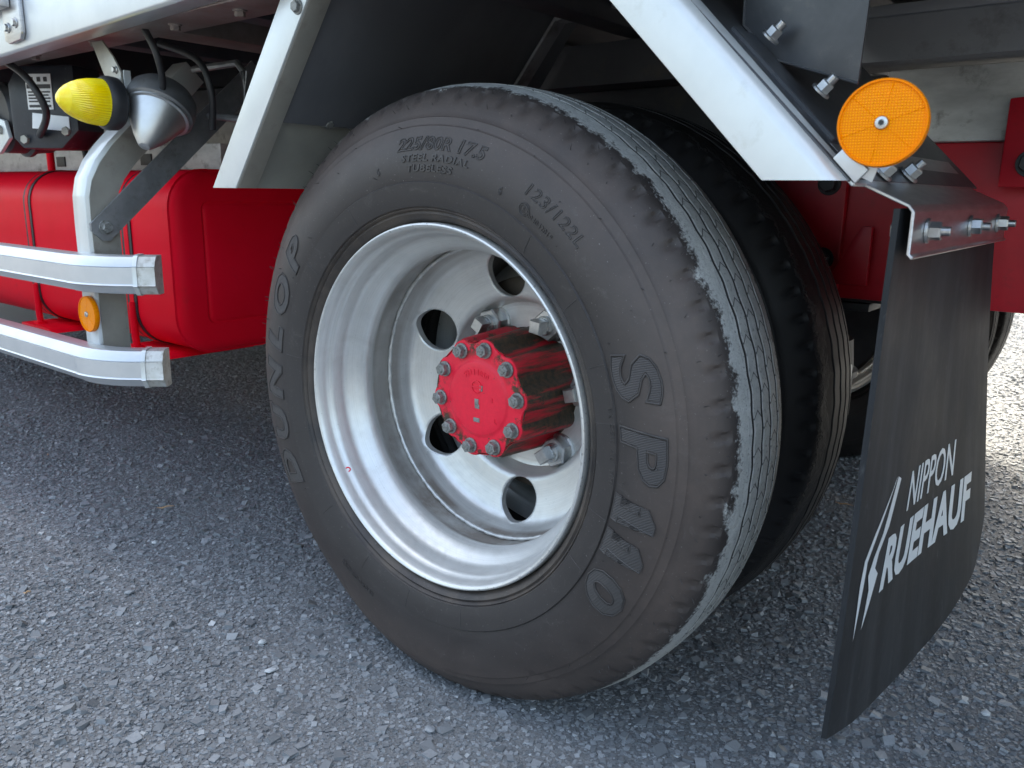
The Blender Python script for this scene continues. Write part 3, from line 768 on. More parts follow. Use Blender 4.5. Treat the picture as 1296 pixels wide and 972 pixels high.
# side rail of the body: outer face with an inward flange below
def slope(z0, x): return z0 + .030*(x+.7)
def side_rail():
    bm = bmesh.new()
    prof = [(-.052, .000), (-.086, .000), (-.090, .004), (-.090, .130), (-.050, .130), (-.050, .122), (-.082, .122), (-.082, .007), (-.052, .007)]
    R_ = []
    for x in (-6.4, -1.6, -.7, 0., 2.6):
        R_.append([bm.verts.new((x, y, slope(.8915, max(min(x, .0), -1.6)) + z)) for y, z in prof])
    n = len(prof)
    for A, B in zip(R_, R_[1:]):
        for k in range(n): bm.faces.new((A[k], A[(k+1) % n], B[(k+1) % n], B[k]))
    bm.faces.new(R_[0]); bm.faces.new(R_[-1][::-1])
    r = from_bm('body_side_rail', bm, 'rail', truck, .0015, label='pale aluminium side rail along the bottom of the body')
    # oxidised flange under it
    box('rail_flange', (-6.4, -.050, .900), (-.20, .030, .908), 'pinkmetal', truck, .001)
    NUT = bolt_mesh('rail_bolt', .013, .007, 'pinkmetal', washer=.010)
    for x in (-.35, -.52, -.78, -1.02, -1.3): share('rail_bolt', NUT, r, aim((x, -.012, .900), (0, 0, -1), x))
    # latch plate
    lt = empty('latch', (0, 0, 0), truck, label='stainless latch plate with two screws on the side rail')
    prism('latch_plate', [(-.925, .903), (-.91, .897), (-.862, .900), (-.854, .910), (-.854, .985), (-.925, .98)], 'y', -.0985, -.0906, 'steel', lt, .003)
    bm = bmesh.new(); tube_bm(bm, [(-1.05, -.104, .961), (-.90, -.104, .964)], .012, 14); from_bm('latch_barrel', bm, 'steel', lt, .0, auto=50)
    box('latch_tongue', (-.94, -.116, .952), (-.885, -.0990, .975), 'steel', lt, .003)
    SC = bolt_mesh('latch_screw', .011, .004, 'zinc', washer=.0085)
    for x, z in ((-.905, .922), (-.872, .927)): share('latch_screw', SC, lt, aim((x, -.0986, z), (0, -1, 0)))
side_rail()
# frame brackets seen past the flap
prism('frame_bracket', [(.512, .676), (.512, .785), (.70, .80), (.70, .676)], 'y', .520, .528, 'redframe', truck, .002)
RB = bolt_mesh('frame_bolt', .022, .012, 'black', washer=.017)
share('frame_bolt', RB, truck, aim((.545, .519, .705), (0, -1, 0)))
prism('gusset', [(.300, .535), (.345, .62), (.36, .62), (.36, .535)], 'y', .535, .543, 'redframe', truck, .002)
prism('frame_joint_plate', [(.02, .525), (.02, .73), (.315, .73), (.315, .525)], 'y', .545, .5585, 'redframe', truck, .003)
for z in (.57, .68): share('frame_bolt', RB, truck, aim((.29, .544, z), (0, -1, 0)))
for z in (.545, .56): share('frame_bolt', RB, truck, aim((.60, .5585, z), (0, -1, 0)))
box('far_light_screen', (-6.4, 1.80, .16), (-.62, 1.84, .90), 'under', truck, .003)  # added far-side panel, blocks the bright ground seen under the tank
# springs, brake chamber, bits in the dark
for k in range(5): box('leaf_spring', (-.55+.05*k, .60, .545-.014*k), (.55-.05*k, .67, .557-.014*k), 'black', truck, .002)
box('u_bolt_plate', (-.07, .59, .30), (.07, .68, .33), 'black', truck, .004)
lathe('brake_chamber', [(.0, -.08), (.06, -.08), (.075, -.06), (.075, -.01), (.082, -.005), (.082, .005), (.075, .01), (.07, .06), (.0, .07)], 'black', truck, 32, axis='z').location = (.22, .74, .36)
box('spring_shackle', (.19, .60, .36), (.32, .66, .395), 'weather', truck, .006)
hose('brake_hose', [(.62, .62, .53), (.60, .64, .48), (.61, .67, .46), (.64, .70, .50)], .009, 'black', truck)
prism('hanger_pin', [(.585, .47), (.585, .515), (.605, .515), (.605, .47)], 'y', .60, .622, 'black', truck, .004)

# ---- wheel-arch fender: sloped panels and pale edge trims
fender = empty('fender', (0, 0, 0), truck, label='angular wheel fender with pale aluminium edge trims and dark panels')
FY0, FY1 = -.042, .46
def sheet(name, a, b, y0, y1, t, mat, parent, bevel=.001, label=None):
    """flat sheet through the xz points a->b, spanning y0..y1"""
    d = Vector((b[0]-a[0], 0, b[1]-a[1])).normalized(); nrm = Vector((-d.z, 0, d.x))*t
    bm = bmesh.new(); A = Vector((a[0], 0, a[1])); B = Vector((b[0], 0, b[1])); vv = []
    for P in (A, A+nrm, B, B+nrm):
        for y in (y0, y1): vv.append(bm.verts.new((P.x, y, P.z)))
    for q in ((0, 1, 3, 2), (4, 6, 7, 5), (0, 4, 5, 1), (2, 3, 7, 6), (0, 2, 6, 4), (1, 5, 7, 3)): bm.faces.new([vv[i] for i in q])
    return from_bm(name, bm, mat, parent, bevel, 1, label)
# front slope
fa, fb = (-.352, .661), (-.148, .920)
fd = Vector((fb[0]-fa[0], fb[1]-fa[1])).normalized()
fm = (fa[0]+fd.x*.135, fa[1]+fd.y*.135)
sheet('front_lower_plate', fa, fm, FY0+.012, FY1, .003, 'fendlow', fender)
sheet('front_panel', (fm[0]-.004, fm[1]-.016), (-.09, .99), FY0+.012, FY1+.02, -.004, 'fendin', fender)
prism('front_edge_trim', [(-.392, .6612), (-.334, .6612), (-.075, .99), (-.133, .99)], 'y', FY0-.004, FY0, 'white_alu', fender, .0012)
bm = bmesh.new()
for P, Q in (((-.3405, .6614), (-.082, .99)),):
    vv = []
    for X_, Z_ in (P, Q):
        for dx, y in ((0, FY0+.0005), (.0055, FY0-.0035), (.0075, FY0+.0005), (.0075, FY0+.030), (0, FY0+.030)): vv.append(bm.verts.new((X_+dx, y, Z_)))
    for k in range(5): bm.faces.new((vv[k], vv[(k+1) % 5], vv[5+(k+1) % 5], vv[5+k]))
    bm.faces.new(vv[:5]); bm.faces.new(vv[5:][::-1])
from_bm('front_trim_return', bm, 'alu_grey', fender, .0008)
SC = bolt_mesh('trim_screw', .012, .005, 'boltold', washer=.009)
for x, z in ((-.176, .878), (-.140, .9235)): share('trim_screw', SC, fender, aim((x, FY0-.004, z), (0, -1, 0)))
nf = Vector((fd.y, 0, -fd.x))
for y in (.07, .32): share('trim_screw', SC, fender, aim(Vector((fm[0]-fd.x*.012, y, fm[1]-fd.y*.012)) + nf*.005, nf))
# top and rear slope
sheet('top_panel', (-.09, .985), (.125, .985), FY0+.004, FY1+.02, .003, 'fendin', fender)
ra, rb = (.125, .985), (.4985, .673)
rd = Vector((rb[0]-ra[0], rb[1]-ra[1])).normalized()
q0 = (.189, .985); q1 = (.500, .6740)
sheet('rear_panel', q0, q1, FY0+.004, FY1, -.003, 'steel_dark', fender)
bm = bmesh.new(); ends = []
for xl, xr, Z_ in ((.122, .1925, .985), (.4305, .4985, .6735)):
    o_ = [(xl, FY0-.004), (xl+.004, FY0-.0045)] + [(xr-.019+.0225*math.sin(k/8*PI/2), FY0-.0045+.0225*(1-math.cos(k/8*PI/2))) for k in range(9)]
    i_ = [(xr-.019+.0195*math.sin(k/8*PI/2), FY0-.0015+.0195*(1-math.cos(k/8*PI/2))) for k in range(8, -1, -1)] + [(xl+.004, FY0-.0015), (xl, FY0-.0010)]
    ends.append([bm.verts.new((x, y, Z_)) for x, y in o_+i_])
n_ = len(ends[0])
for k in range(n_): bm.faces.new((ends[0][k], ends[0][(k+1) % n_], ends[1][(k+1) % n_], ends[1][k]))
bm.faces.new(ends[0]); bm.faces.new(ends[1][::-1])
from_bm('rear_edge_trim', bm, 'white_alu', fender, 0, auto=50)
# upright stay bolted on the rear slope
stay = empty('fender_stay', (0, 0, 0), truck, label='bent dark steel stay bolted on top of the rear fender slope')
prism('stay_plate', [(.3585, .985), (.3615, .815), (.395, .782), (.470, .757), (.478, .985)], 'y', .050, .054, 'steel_dark', stay, .0012)
bm = bmesh.new(); tube_bm(bm, [(.3582, .0500, .985), (.3612, .0500, .815), (.395, .0500, .7815), (.470, .0500, .7565)], .0013, 6); from_bm('stay_edge_glint', bm, 'steel', stay, 0, auto=60)  # bright steel line standing in for light caught on the plate's edge
rn = Vector((.709, 0, .705))
sheet('stay_flange', (.372, .8065), (.470, .7085), .005, .0495, -.0052, 'steel_dark', stay)
NB = bolt_mesh('stay_bolt', .0115, .008, 'zinc', washer=.0092, washer_t=.0025, shank=.007, shank_r=.0042)
for x, z, y in ((.392, .795, .032), (.440, .747, .036)): share('stay_bolt', NB, stay, aim(Vector((x, y, z)) + rn*.004, rn))

# ---- mud flap and its hanger
flap = empty('mud_flap', (0, 0, 0), truck, label='black rubber mud flap with white lettering hanging behind the wheel')
hang = empty('flap_hanger', (0, 0, 0), truck, label='folded stainless hanger plate that clamps the mud flap')
HY0, HY1 = -.006, .425
bm = bmesh.new()
hp = [(.468, .7025), (.500, .6695), (.5355, .6535), (.5385, .6500), (.5385, .6165), (.5425, .6125)]
R_ = []
for y in (HY0, HY1):
    n_ = len(hp); ring = []
    for i, (X_, Z_) in enumerate(hp): ring.append(bm.verts.new((X_, y, Z_)))
    for i, (X_, Z_) in reversed(list(enumerate(hp))):
        a = Vector(hp[min(i+1, n_-1)]) - Vector(hp[max(i-1, 0)]); nn = Vector((-a.y, a.x)).normalized()*.0028
        ring.append(bm.verts.new((X_+nn.x, y, Z_+nn.y)))
    R_.append(ring)
n_ = len(R_[0])
for k in range(n_): bm.faces.new((R_[0][k], R_[0][(k+1) % n_], R_[1][(k+1) % n_], R_[1][k]))
bm.faces.new(R_[0]); bm.faces.new(R_[1][::-1])
from_bm('hanger_plate', bm, 'steel', hang, .0006, 1)
HBm = bolt_mesh('hanger_bolt', .0135, .009, 'zinc', washer=.0105, washer_t=.0025, shank=.007, shank_r=.0040)
for y in (.040, .215, .365): share('hanger_bolt', HBm, hang, aim((.5417, y, .6345), (1, 0, 0), y*9))
HHd = bolt_mesh('bolt_head', .017, .009, 'zinc', washer=.0125, washer_t=.002)
for y in (.040, .215, .365): share('bolt_head', HHd, hang, aim((.5255, y, .6345), (-1, 0, 0)))
for x, z, y in ((.4915, .6790, .062), (.4915, .679, .150)): share('hanger_bolt', HBm, hang, aim(Vector((x, y, z)) + rn*.004, rn))
sheet('clamp_strip', (.458, .7155), (.500, .6735), .060, .215, -.0055, 'steel_dark', hang)

FT = .6525
def flap_x(y, z):
    u = min(max((y+.01)/.43, 0), 1); t = max((FT-z)/.45, 0)
    return .5315 + .0035*math.sin(u*7.+t*2.2)*t + .042*u*t**1.4 - .008*(1-u)**2*t - .003*max(0, .12-u)/.12*t*t
def flap_bottom(u):
    return .168 - .010*math.sin(min(u/.5, 1)*PI) + (.046*((u-.45)/.45)**1.4 if u > .45 else 0) + (.042*((u-.88)/.12)**1.5 if u > .88 else 0)
def build_flap():
    NY, NZ = 48, 40; bm = bmesh.new(); G = []
    for side in (0, 1):
        g = []
        for i in range(NY+1):
            u = i/NY; y = -.010 + .43*u; zb = flap_bottom(u); col = []
            for j in range(NZ+1):
                z = FT + (zb-FT)*j/NZ; col.append(bm.verts.new((flap_x(y, z) - (.005 if side else 0), y, z)))
            g.append(col)
        G.append(g)
    for s in (0, 1):
        for i in range(NY):
            for j in range(NZ): bm.faces.new((G[s][i][j], G[s][i+1][j], G[s][i+1][j+1], G[s][i][j+1]))
    for i in range(NY):
        for j in (0, NZ): bm.faces.new((G[0][i][j], G[0][i+1][j], G[1][i+1][j], G[1][i][j]))
    for j in range(NZ):
        for i in (0, NY): bm.faces.new((G[0][i][j], G[0][i][j+1], G[1][i][j+1], G[1][i][j]))
    from_bm('flap_sheet', bm, 'flap', flap, 0, auto=50)
build_flap()
def on_flap(name, bm, y0, z0):
    for v in bm.verts:
        y, z = y0+v.co.x, z0+v.co.y; v.co = Vector((flap_x(y, z) + .0006 + v.co.z, y, z))
    bmesh.ops.recalc_face_normals(bm, faces=bm.faces)
    me = bpy.data.meshes.new(name); bm.to_mesh(me); bm.free(); me.materials.append(MT['flapink']); link(bpy.data.objects.new(name, me), flap)
def fit_text(body, y0, y1, z0, z1, offset=0., shear=0., spacing=1.):
    bm = text_bm(body, .06, extrude=.00015, offset=offset, shear=shear, spacing=spacing, cut=.012, align='LEFT')
    xs = [v.co.x for v in bm.verts]; ys = [v.co.y for v in bm.verts]
    for v in bm.verts:
        v.co.x = (v.co.x-min(xs))/(max(xs)-min(xs))*(y1-y0); v.co.y = (v.co.y-min(ys))/(max(ys)-min(ys))*(z1-z0)
    return bm
on_flap('flap_lettering', fit_text('NIPPON', .122, .292, .356, .398, offset=.0004, shear=.2, spacing=1.1), 0+.0, 0) if False else None
for body, y0, y1, z0, z1, off in (('NIPPON', .128, .288, .356, .397, .0003), ('RUEHAUF', .068, .352, .290, .344, .0022)):
    bm = fit_text(body, y0, y1, z0, z1, offset=off, shear=.22, spacing=1.02)
    on_flap('flap_lettering', bm, y0, z0)
# sweeping emblem in front of the word
def emblem(poly):
    vs2 = [Vector((p[0], .404 - (.408-p[1])*.74)) for p in poly]; bm = bmesh.new()
    A = [bm.verts.new((p.x, p.y, 0)) for p in vs2]; bm.faces.new(A)
    bmesh.ops.triangulate(bm, faces=bm.faces)
    for c in np.arange(.2, .45, .012): bmesh.ops.bisect_plane(bm, geom=bm.verts[:]+bm.edges[:]+bm.faces[:], plane_co=(0, c, 0), plane_no=(0, 1, 0))
    on_flap('flap_emblem', bm, 0, 0)
emblem([(.086, .408), (.096, .402), (.074, .345), (.052, .318), (.046, .300), (.056, .288), (.030, .222), (.036, .275), (.030, .296), (.040, .318), (.058, .342)])
emblem([(.084, .409), (.079, .405), (.040, .345), (.024, .318), (.022, .290), (.014, .215), (.013, .290), (.017, .322), (.036, .352)])

box('far_flap_blocker', (.530, 1.37, .17), (.535, 1.80, .655), 'flap', truck, .001)  # unseen far-side flap, added to block light reaching under the truck
# ---- round amber reflector on the hanger
def reflector(name, pos, R, n, label, parent=truck):
    e = empty(name, (0, 0, 0), parent, label=label); e.matrix_local = aim(pos, n)
    lathe('lens', [(0, .0085), (R*.5, .0083), (R*.93, .0078)], 'amber', e, 64, axis='z')
    lathe('lens_rim', [(R*.925, .0070), (R*.935, .0092), (R*.975, .0092), (R, .0075), (R, .0015), (R*.97, 0), (0, 0)], 'amber', e, 64, axis='z')
    bm = bmesh.new()
    for k in range(6):
        a = k*PI/3+.35; c, s = math.cos(a), math.sin(a)
        tube_bm(bm, [(R*.16*c, R*.16*s, .0082), (R*.92*c, R*.92*s, .0077)], .0006, 4)
    from_bm('lens_ribs', bm, 'amber', e, 0)
    lathe('rivet', [(0, .0100), (.0018, .0100), (.0022, .0110), (.0044, .0106), (.0051, .0094), (.0051, .0080)], 'zinc', e, 24, axis='z')
    lathe('rivet_hole', [(0, .01025), (.0017, .01025)], 'black', e, 12, axis='z')
    return e
reflector('reflector', (.5195, -.038, .7150), .0322, (.10, -1, .03), 'large round amber reflector above the mud flap')
tab = empty('reflector_bracket', (0, 0, 0), truck, label='small pale bracket under the large amber reflector')
prism('bracket_tab', [(.4845, .6905), (.4935, .6995), (.5125, .6815), (.5035, .6715)], 'y', -.0400, -.0365, 'rail', tab, .001)
sheet('bracket_foot', (.4825, .691), (.503, .671), -.0365, .015, -.0035, 'rail', tab)
prism('bracket_upright', [(.497, .680), (.508, .712), (.528, .712), (.515, .672)], 'y', -.0365, -.0345, 'rail', tab, .0008)

# ---- fuel tank
def rrect(y0, y1, z0, z1, r, inset=0., n=9):
    y0 += inset; y1 -= inset; z0 += inset; z1 -= inset; r = max(r-inset, .012); P = []
    for cy, cz, a in ((y1-r, z1-r, 0), (y0+r, z1-r, 90), (y0+r, z0+r, 180), (y1-r, z0+r, 270)):
        for k in range(n): t = D2R(a+90*k/(n-1)); P.append((cy+r*math.cos(t), cz+r*math.sin(t)))
    return P
TY = (.100, .640, .338, .695, .075)
def build_tank():
    tk = empty('fuel_tank', (0, 0, 0), truck, label='glossy red tank with black strap bands and embossed end')
    def loft(name, secs, mat, cap0=True, cap1=True):
        vs, fs = [], []; n = len(secs[0][1])
        for x, P in secs: vs += [(x, y, z) for y, z in P]
        for i in range(len(secs)-1):
            for k in range(n): fs.append((i*n+k, i*n+(k+1) % n, (i+1)*n+(k+1) % n, (i+1)*n+k))
        if cap0: fs.append(tuple(range(n)))
        if cap1: fs.append(tuple((len(secs)-1)*n+k for k in range(n)))
        return mesh(name, vs, fs, mat, tk, auto=30)
    E_ = -.790
    secs = [(-2.6, rrect(*TY)), (-1.6, rrect(*TY)), (E_-.006, rrect(*TY)), (E_-.003, rrect(*TY, -.0022)), (E_, rrect(*TY, -.0022)), (E_+.001, rrect(*TY, .0015))]
    for ins, dx in ((.004, .006), (.008, .010), (.014, .0135), (.022, .0155), (.032, .0165), (.058, .0170), (.0605, .0148), (.063, .0148), (.066, .0172), (.070, .0180), (.10, .0185)):
        secs.append((E_+dx, rrect(*TY, ins)))
    loft('tank_shell', secs, 'red')
    for x in (-.957, -1.43):
        for off, wd, mt, nm in ((.0025, .038, 'black', 'strap_rubber'), (.0034, .017, 'red', 'strap')):
            vs, fs = [], []; P = rrect(*TY, -off, n=9); Q = rrect(*TY, -.0005); n = len(P)
            for xx, L in ((x-wd/2, Q), (x-wd/2, P), (x+wd/2, P), (x+wd/2, Q)): vs += [(xx, y, z) for y, z in L]
            for i in range(3):
                for k in range(n): fs.append((i*n+k, i*n+(k+1) % n, (i+1)*n+(k+1) % n, (i+1)*n+k))
            mesh(nm, vs, fs, mt, tk, auto=40)
        bm = bmesh.new(); tube_bm(bm, [(x+.004, .096, .43), (x+.004, .0955, .36), (x+.004, .10, .305)], .0075, 10); from_bm('strap_bolt', bm, 'red', tk, 0, auto=50)
        box('strap_bolt_nut', (x-.008, .086, .325), (x+.016, .108, .340), 'red', tk, .003)
        prism('support_foot', [(x-.055, .318), (x-.055, .334), (x+.10, .334), (x+.12, .324)], 'y', .075, .30, 'red', tk, .002)
build_tank()

# ---- side guard: curved post, brace, two rails
guard = empty('side_guard', (0, 0, 0), truck, label='pale aluminium side guard with two rounded rails on a curved post')
def post():
    path = [(-.082, .335), (-.082, .60), (-.081, .645), (-.074, .675), (-.058, .705), (-.035, .733), (-.008, .760), (.03, .795), (.08, .84), (.12, .88)]
    P = [Vector(p) for p in path]; bm = bmesh.new(); rings = []
    for i, p in enumerate(P):
        d = (P[min(i+1, len(P)-1)] - P[max(i-1, 0)]).normalized(); nn = Vector((d.y, -d.x))   # inward, across the post
        prof = [(-.768, 0), (-.722, 0), (-.722, .045), (-.725, .045), (-.725, .004), (-.765, .004), (-.765, .016), (-.768, .016)]
        rings.append([bm.verts.new((x, p.x + nn.x*t, p.y + nn.y*t)) for x, t in prof])
    n = 8
    for A, B in zip(rings, rings[1:]):
        for k in range(n): bm.faces.new((A[k], A[(k+1) % n], B[(k+1) % n], B[k]))
    bm.faces.new(rings[0]); bm.faces.new(rings[-1][::-1])
    from_bm('post', bm, 'white_alu', guard, .0007, 1, auto=50)
post()
def inner_web():
    path = [(-.078, .336), (-.078, .60), (-.077, .644), (-.070, .672), (-.054, .701), (-.032, .729), (-.005, .756), (.03, .79)]
    P = [Vector(p) for p in path]; vs, fs = [], []
    for i, p in enumerate(P):
        d = (P[min(i+1, len(P)-1)] - P[max(i-1, 0)]).normalized(); nn = Vector((d.y, -d.x))
        for x in (-.7200, -.7217):
            for t in (.003, .050): vs.append((x, p.x+nn.x*t, p.y+nn.y*t))
    for i in range(len(P)-1):
        a = 4*i; fs += [(a, a+1, a+5, a+4), (a+2, a+6, a+7, a+3), (a, a+4, a+6, a+2), (a+1, a+3, a+7, a+5)]
    mesh('post_web', vs, fs, 'alu_grey', guard, auto=40)
inner_web()
def guard_rail(z0, nm_end):
    h = .062
    prof = [(.002, .0), (-.004, .0015), (-.0130, .0130), (-.0165, .0142), (-.0178, .0155), (-.0165, .0168), (-.0160, .0180), (-.0160, .0430), (-.0160, .0440), (-.0138, .0446), (-.0148, .0454), (-.0110, .0530), (-.004, .0605), (.002, h), (.022, h), (.022, 0)]
    path = [(-3.2, -.1020), (-2.2, -.1020), (-1.3, -.1020), (-.736, -.1020)]
    def sweep(name, P2, mat, grow=0.):
        P = [Vector(p) for p in P2]; bm = bmesh.new(); rings = []
        for i, p in enumerate(P):
            d = (P[min(i+1, len(P)-1)] - P[max(i-1, 0)]).normalized(); nn = Vector((-d.y, d.x))
            rings.append([bm.verts.new((p.x+nn.x*(a - (grow if a < .01 else 0)), p.y+nn.y*(a - (grow if a < .01 else 0)), z0 + (b-h/2)*(1+grow*30) + h/2)) for a, b in prof])
        n = len(prof)
        for A, B in zip(rings, rings[1:]):
            for k in range(n): bm.faces.new((A[k], A[(k+1) % n], B[(k+1) % n], B[k]))
        bm.faces.new(rings[0]); bm.faces.new(rings[-1][::-1])
        return from_bm(name, bm, mat, guard, 0, auto=22)
    sweep('guard_rail', path, 'rail')
    C_ = Vector((-.735, .058)); Rr = .160
    arc = [(C_.x + Rr*math.sin(D2R(a)), C_.y - Rr*math.cos(D2R(a))) for a in np.linspace(0, 46, 12)]
    sweep('rail_corner', arc, 'rail', .0006)
    ex = Vector(arc[-1]); dirv = (Vector(arc[-1])-Vector(arc[-2])).normalized()
    sweep('rail_end_cap', [ex+dirv*.0005, ex+dirv*.032], 'rail_end', .0012)
    sweep('rail_end_band', [ex-dirv*.003, ex+dirv*.004], 'white_alu', .0030)
guard_rail(.4885, 'a'); guard_rail(.3315, 'b')
# diagonal brace bar
def brace():
    A = Vector((-.7165, -.056, .594)); B = Vector((-.66, .225, .872)); d = (B-A).normalized()
    side = Vector((1, 0, 0)); wd = d.cross(side).normalized()
    bm = bmesh.new(); vv = []
    for P, ww in ((A-d*.02, .012), (A-d*.012, .021), (B, .021)):
        for s in (-1, 1):
            for t in (0, .005): vv.append(bm.verts.new(P + wd*ww*s + side*t))
    for i in range(2):
        a = 4*i
        for q in ((0, 1, 5, 4), (2, 6, 7, 3), (0, 4, 6, 2), (1, 3, 7, 5)): bm.faces.new([vv[a+k] for k in q])
    bm.faces.new([vv[k] for k in (0, 2, 3, 1)]); bm.faces.new([vv[8+k] for k in (0, 1, 3, 2)])
    from_bm('brace', bm, 'brace', guard, 0, 1, auto=10)
    BB = bolt_mesh('brace_bolt', .016, .009, 'boltold', washer=.012)
    share('brace_bolt', BB, guard, aim(A + Vector((.0052, 0, 0)), (1, 0, 0)))
brace()
reflector('reflector', (-.735, -.0835, .447), .031, (0, -1, 0), 'small round amber reflector between the two guard rails')

# ---- yellow side marker lamp
def lamps():
    L = empty('marker_lamp', (0, 0, 0), truck, label='yellow ribbed bullet-shaped side marker lamp on a bent bracket'); c = Vector((-.680, -.046, .7925))
    L.matrix_local = aim(c, (0, -1, .02))
    N = 104; prof = [(.0355, .010), (.0350, .020), (.0335, .034), (.0305, .046), (.0262, .057), (.0205, .067), (.0140, .075), (.0070, .0795), (.0, .0805)]
    vs, fs = [], []
    for k in range(N):
        a = 2*PI*k/N; rib = 1 + (.032 if k % 2 else 0)
        for i, (r, h) in enumerate(prof):
            q = r*(rib if i < 5 else 1) + (.0008 if i >= 5 and i % 2 else 0); vs.append((q*math.cos(a), q*math.sin(a), h))
    M = len(prof)
    for k in range(N):
        for m in range(M-1): fs.append((k*M+m, k*M+m+1, ((k+1) % N)*M+m+1, ((k+1) % N)*M+m))
    mesh('lens', vs, fs, 'yellow', L, auto=12)
    lathe('bulb_holder', [(0, .03), (.012, .03), (.015, .012), (.030, .0108), (.0335, .0105)], 'yellow', L, 32, axis='z')
    lathe('base_ring', [(.036, .012), (.0385, .0125), (.0415, .008), (.0425, .001), (.0415, -.010), (.0370, -.0155), (.020, -.016), (0, -.016)], 'black', L, 48, axis='z')
    B = empty('lamp_bracket', (0, 0, 0), truck, label='bent aluminium bracket holding the yellow lamp')
    prism('bracket_plate', [(-.668, .770), (-.668, .842), (-.690, .868), (-.722, .895), (-.758, .895), (-.722, .838), (-.722, .775)], 'y', -.0285, -.0250, 'alu_grey', B, .001)
    strip('bracket_lip', [(-.667, -.0250, .845), (-.667, -.0250, .760)], (0, 1, 0), .012, None, .002, 'white_alu', B, .0004)
    SC2 = bolt_mesh('bracket_screw', .008, .004, 'zinc', washer=.006)
    for x, z in ((-.682, .846), (-.676, .790)): share('bracket_screw', SC2, B, aim((x, -.0287, z), (0, -1, 0)))
    # silver conical lamp beside it
    K = empty('work_lamp', (0, 0, 0), truck, label='silver conical lamp housing beside the yellow lamp')
    K.matrix_local = aim((-.650, .022, .785), (.30, -.55, -.78)) @ Matrix.Scale(1.18, 4)
    lathe('cone_housing', [(.0440, .002), (.0430, .0085), (.0395, .0095), (.0385, .0120), (.0300, .030), (.0200, .048), (.0100, .0625), (.0070, .065), (0, .0655)], 'chrome', K, 64, axis='z')
    lathe('ring', [(.040, .004), (.0445, .006), (.0475, .004), (.048, -.008), (.046, -.022), (.040, -.030), (0, -.034)], 'brace', K, 64, axis='z')
lamps()
# bent bracket frame above the silver lamp
bm = bmesh.new(); tube_bm(bm, [(-.70, .12, .865), (-.565, .12, .865), (-.548, .12, .85), (-.545, .12, .79), (-.56, .12, .775), (-.66, .12, .785)], .006, 8); from_bm('lamp_frame', bm, 'brace', truck, 0)
hose('cable', [(-.60, -.02, .905), (-.585, -.01, .865), (-.60, .005, .825), (-.632, .015, .800)], .0055, 'black', truck)
hose('cable', [(-.70, .06, .90), (-.62, .08, .87), (-.60, .09, .82), (-.62, .10, .76)], .006, 'black', truck)
hose('cable', [(-1.18, -.01, .905), (-1.05, -.02, .86), (-1.03, .0, .80), (-1.12, .02, .76)], .007, 'black', truck)

# ---- black valve box with labels, round canister
def valve():
    V = empty('valve_box', (0, 0, 0), truck, label='black crusted valve box with two printed label plates')
    mw = Matrix.Translation((-1.13, .055, .80)) @ Matrix.Rotation(D2R(28), 4, 'Z')
    V.matrix_local = mw
    poly = [(-.075, -.045), (-.055, -.066), (.035, -.066), (.078, -.030), (.078, .095), (-.05, .095), (-.075, .06)]
    prism('box_body', poly, 'y', -.03, .05, 'blackcrust', V, .006)
    prism('label_plate', [(-.030, .010), (.028, .010), (.028, .078), (-.030, .078)], 'y', -.0325, -.0308, 'white', V, .0004)
    for z0, z1, x0, x1 in ((.050, .058, -.028, .026), (.014, .019, -.026, .024), (.024, .027, -.026, .022), (.030, .033, -.026, .024), (.036, .039, -.026, .020), (.042, .045, -.026, .024), (.063, .072, -.020, -.012), (.063, .072, -.003, .005), (.063, .072, .012, .020)):
        prism('label_print', [(x0, z0), (x1, z0), (x1, z1), (x0, z1)], 'y', -.0332, -.0326, 'ink', V, 0)
    prism('label_plate', [(-.026, -.026), (.060, -.032), (.060, -.004), (-.022, .004)], 'y', -.0325, -.0308, 'white', V, .0004)
    BB = bolt_mesh('valve_bolt', .016, .007, 'alu_grey')
    for x, z in ((-.045, -.048), (.052, -.032)): share('valve_bolt', BB, V, aim((x, -.0305, z), (0, -1, 0)))
    C_ = lathe('air_canister', [(0, -.05), (.062, -.05), (.072, -.04), (.072, -.004), (.079, 0), (.079, .008), (.072, .012), (.068, .05), (.05, .06), (0, .06)], 'black', truck, 40, label='round black air canister beside the valve box')
    C_.location = (-1.27, .05, .80)
    prism('canister_bracket', [(-1.33, .725), (-1.25, .725), (-1.19, .755), (-1.205, .79), (-1.26, .80), (-1.33, .84)], 'y', -.012, -.004, 'white_alu', truck, .002)
    share('valve_bolt', BB, truck, aim((-1.225, -.0125, .772), (0, -1, 0)))
valve()
# pale frame parts seen above the tank
box('side_beam', (-2.8, .30, .700), (-.92, .33, .755), 'weather', truck, .003)
for x in (-1.26, -1.50, -1.72): box('beam_slot', (x, .2965, .712), (x+.05, .301, .738), 'black', truck, .001)
hose('cable', [(-1.33, .20, .90), (-1.34, .20, .80), (-1.34, .21, .70)], .007, 'black', truck)
hose('red_pipe', [(-1.52, .20, .92), (-1.52, .20, .80), (-1.52, .20, .69)], .009, 'red', truck)
# angled stay inside the wheel arch
strip('arch_stay', [(-.22, .40, .80), (-.115, .40, .925), (.18, .40, .945)], (0, 1, 0), .03, None, .006, 'underlight', truck, .001)

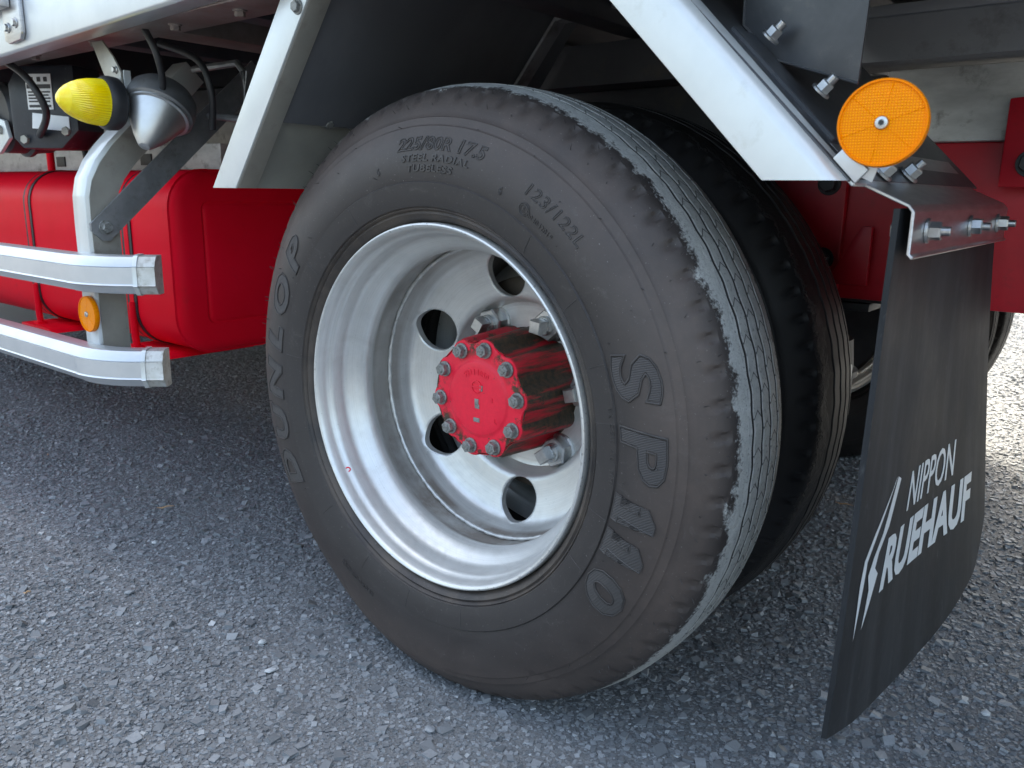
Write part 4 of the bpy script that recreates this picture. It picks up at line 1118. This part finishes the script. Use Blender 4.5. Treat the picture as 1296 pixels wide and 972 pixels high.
# ------------------------------------------------------------------ small loose things on the asphalt
def stone(x, y, s, mat, label, seed):
    r = random.Random(seed); bm = bmesh.new(); bmesh.ops.create_icosphere(bm, subdivisions=1, radius=1)
    sc = Vector((s*r.uniform(.8, 1.2), s*r.uniform(.6, .9), s*r.uniform(.40, .55)))
    for v in bm.verts: v.co = Vector((v.co.x*sc.x*r.uniform(.72, 1.15), v.co.y*sc.y*r.uniform(.72, 1.15), v.co.z*sc.z*r.uniform(.7, 1.1)))
    bmesh.ops.rotate(bm, verts=bm.verts, matrix=Matrix.Rotation(r.uniform(0, 6), 3, 'Z'))
    o = from_bm('loose_stone', bm, mat, None, s*.06, 1, auto=20)
    lo = min(v.co.z for v in o.data.vertices)
    o.location = (x, y, .0015 - lo*.75); o['label'] = label; o['category'] = 'stone'; o['group'] = 'loose stones on the asphalt'
STONES = [
    (-.105, -.255, .0115, 'stone', 'dark angular loose stone below the tyre, lowest of the three by the rim'),
]
def gp(u, v):
    """ground point under a picture position, used once to lay the stones out on the asphalt"""
    d = fw + rt*((u-648)/FPX) - up*((v-486)/FPX); t = -CAM_LOC.z/d.z; return CAM_LOC + d*t
for i, (u, v, s, mat, lab) in enumerate((
    (355, 876, .0085, 'stone', 'angular bluish loose stone on the asphalt in front of the tyre'),
    (332, 816, .0085, 'stonepale', 'pale loose stone left of the tyre, upper of two pale ones'),
    (342, 851, .0080, 'stonepale', 'flat pale loose stone just below another pale stone'),
    (306, 646, .0095, 'stone', 'rounded dark loose stone beside the straw left of the wheel'),
    (544, 926, .0085, 'stone', 'dark loose stone at the very bottom below the tyre'),
    (196, 689, .0080, 'stonepale', 'small pale stone on the asphalt below the straw'),
    (165, 752, .0090, 'stone', 'blue-grey loose stone in the lower left of the yard'),
    (1246, 906, .0080, 'stonepale', 'pale loose stone on the asphalt to the right of the mud flap'),
    (1222, 925, .0060, 'stone', 'tiny dark loose stone right of the mud flap tip'))):
    p = gp(u, v); stone(p.x, p.y, s, MT and mat, lab, 20+i)
def straw(u, v, L, ang, label):
    p = gp(u, v); bm = bmesh.new(); c, s = math.cos(ang), math.sin(ang)
    pts = [(p.x + c*L*t, p.y + s*L*t, .0085 + .003*math.sin(t*5)) for t in (-.5, -.2, .1, .5)]
    tube_bm(bm, pts, [.0006, .0018, .0015, .0005], 5)
    o = from_bm('dry_straw', bm, 'straw', None, 0, auto=60); o['label'] = label; o['category'] = 'straw'; o['group'] = 'bits of straw on the asphalt'
straw(210, 646, .036, .75, 'short brown straw lying on the asphalt left of the wheel')
straw(61, 579, .026, -.4, 'small brown straw at the left edge below the guard rail')
straw(1068, 642, .040, -.2, 'thin straw on the asphalt in the dark behind the mud flap')
straw(35, 755, .014, .5, 'tiny brown straw fragment in the lower left corner')
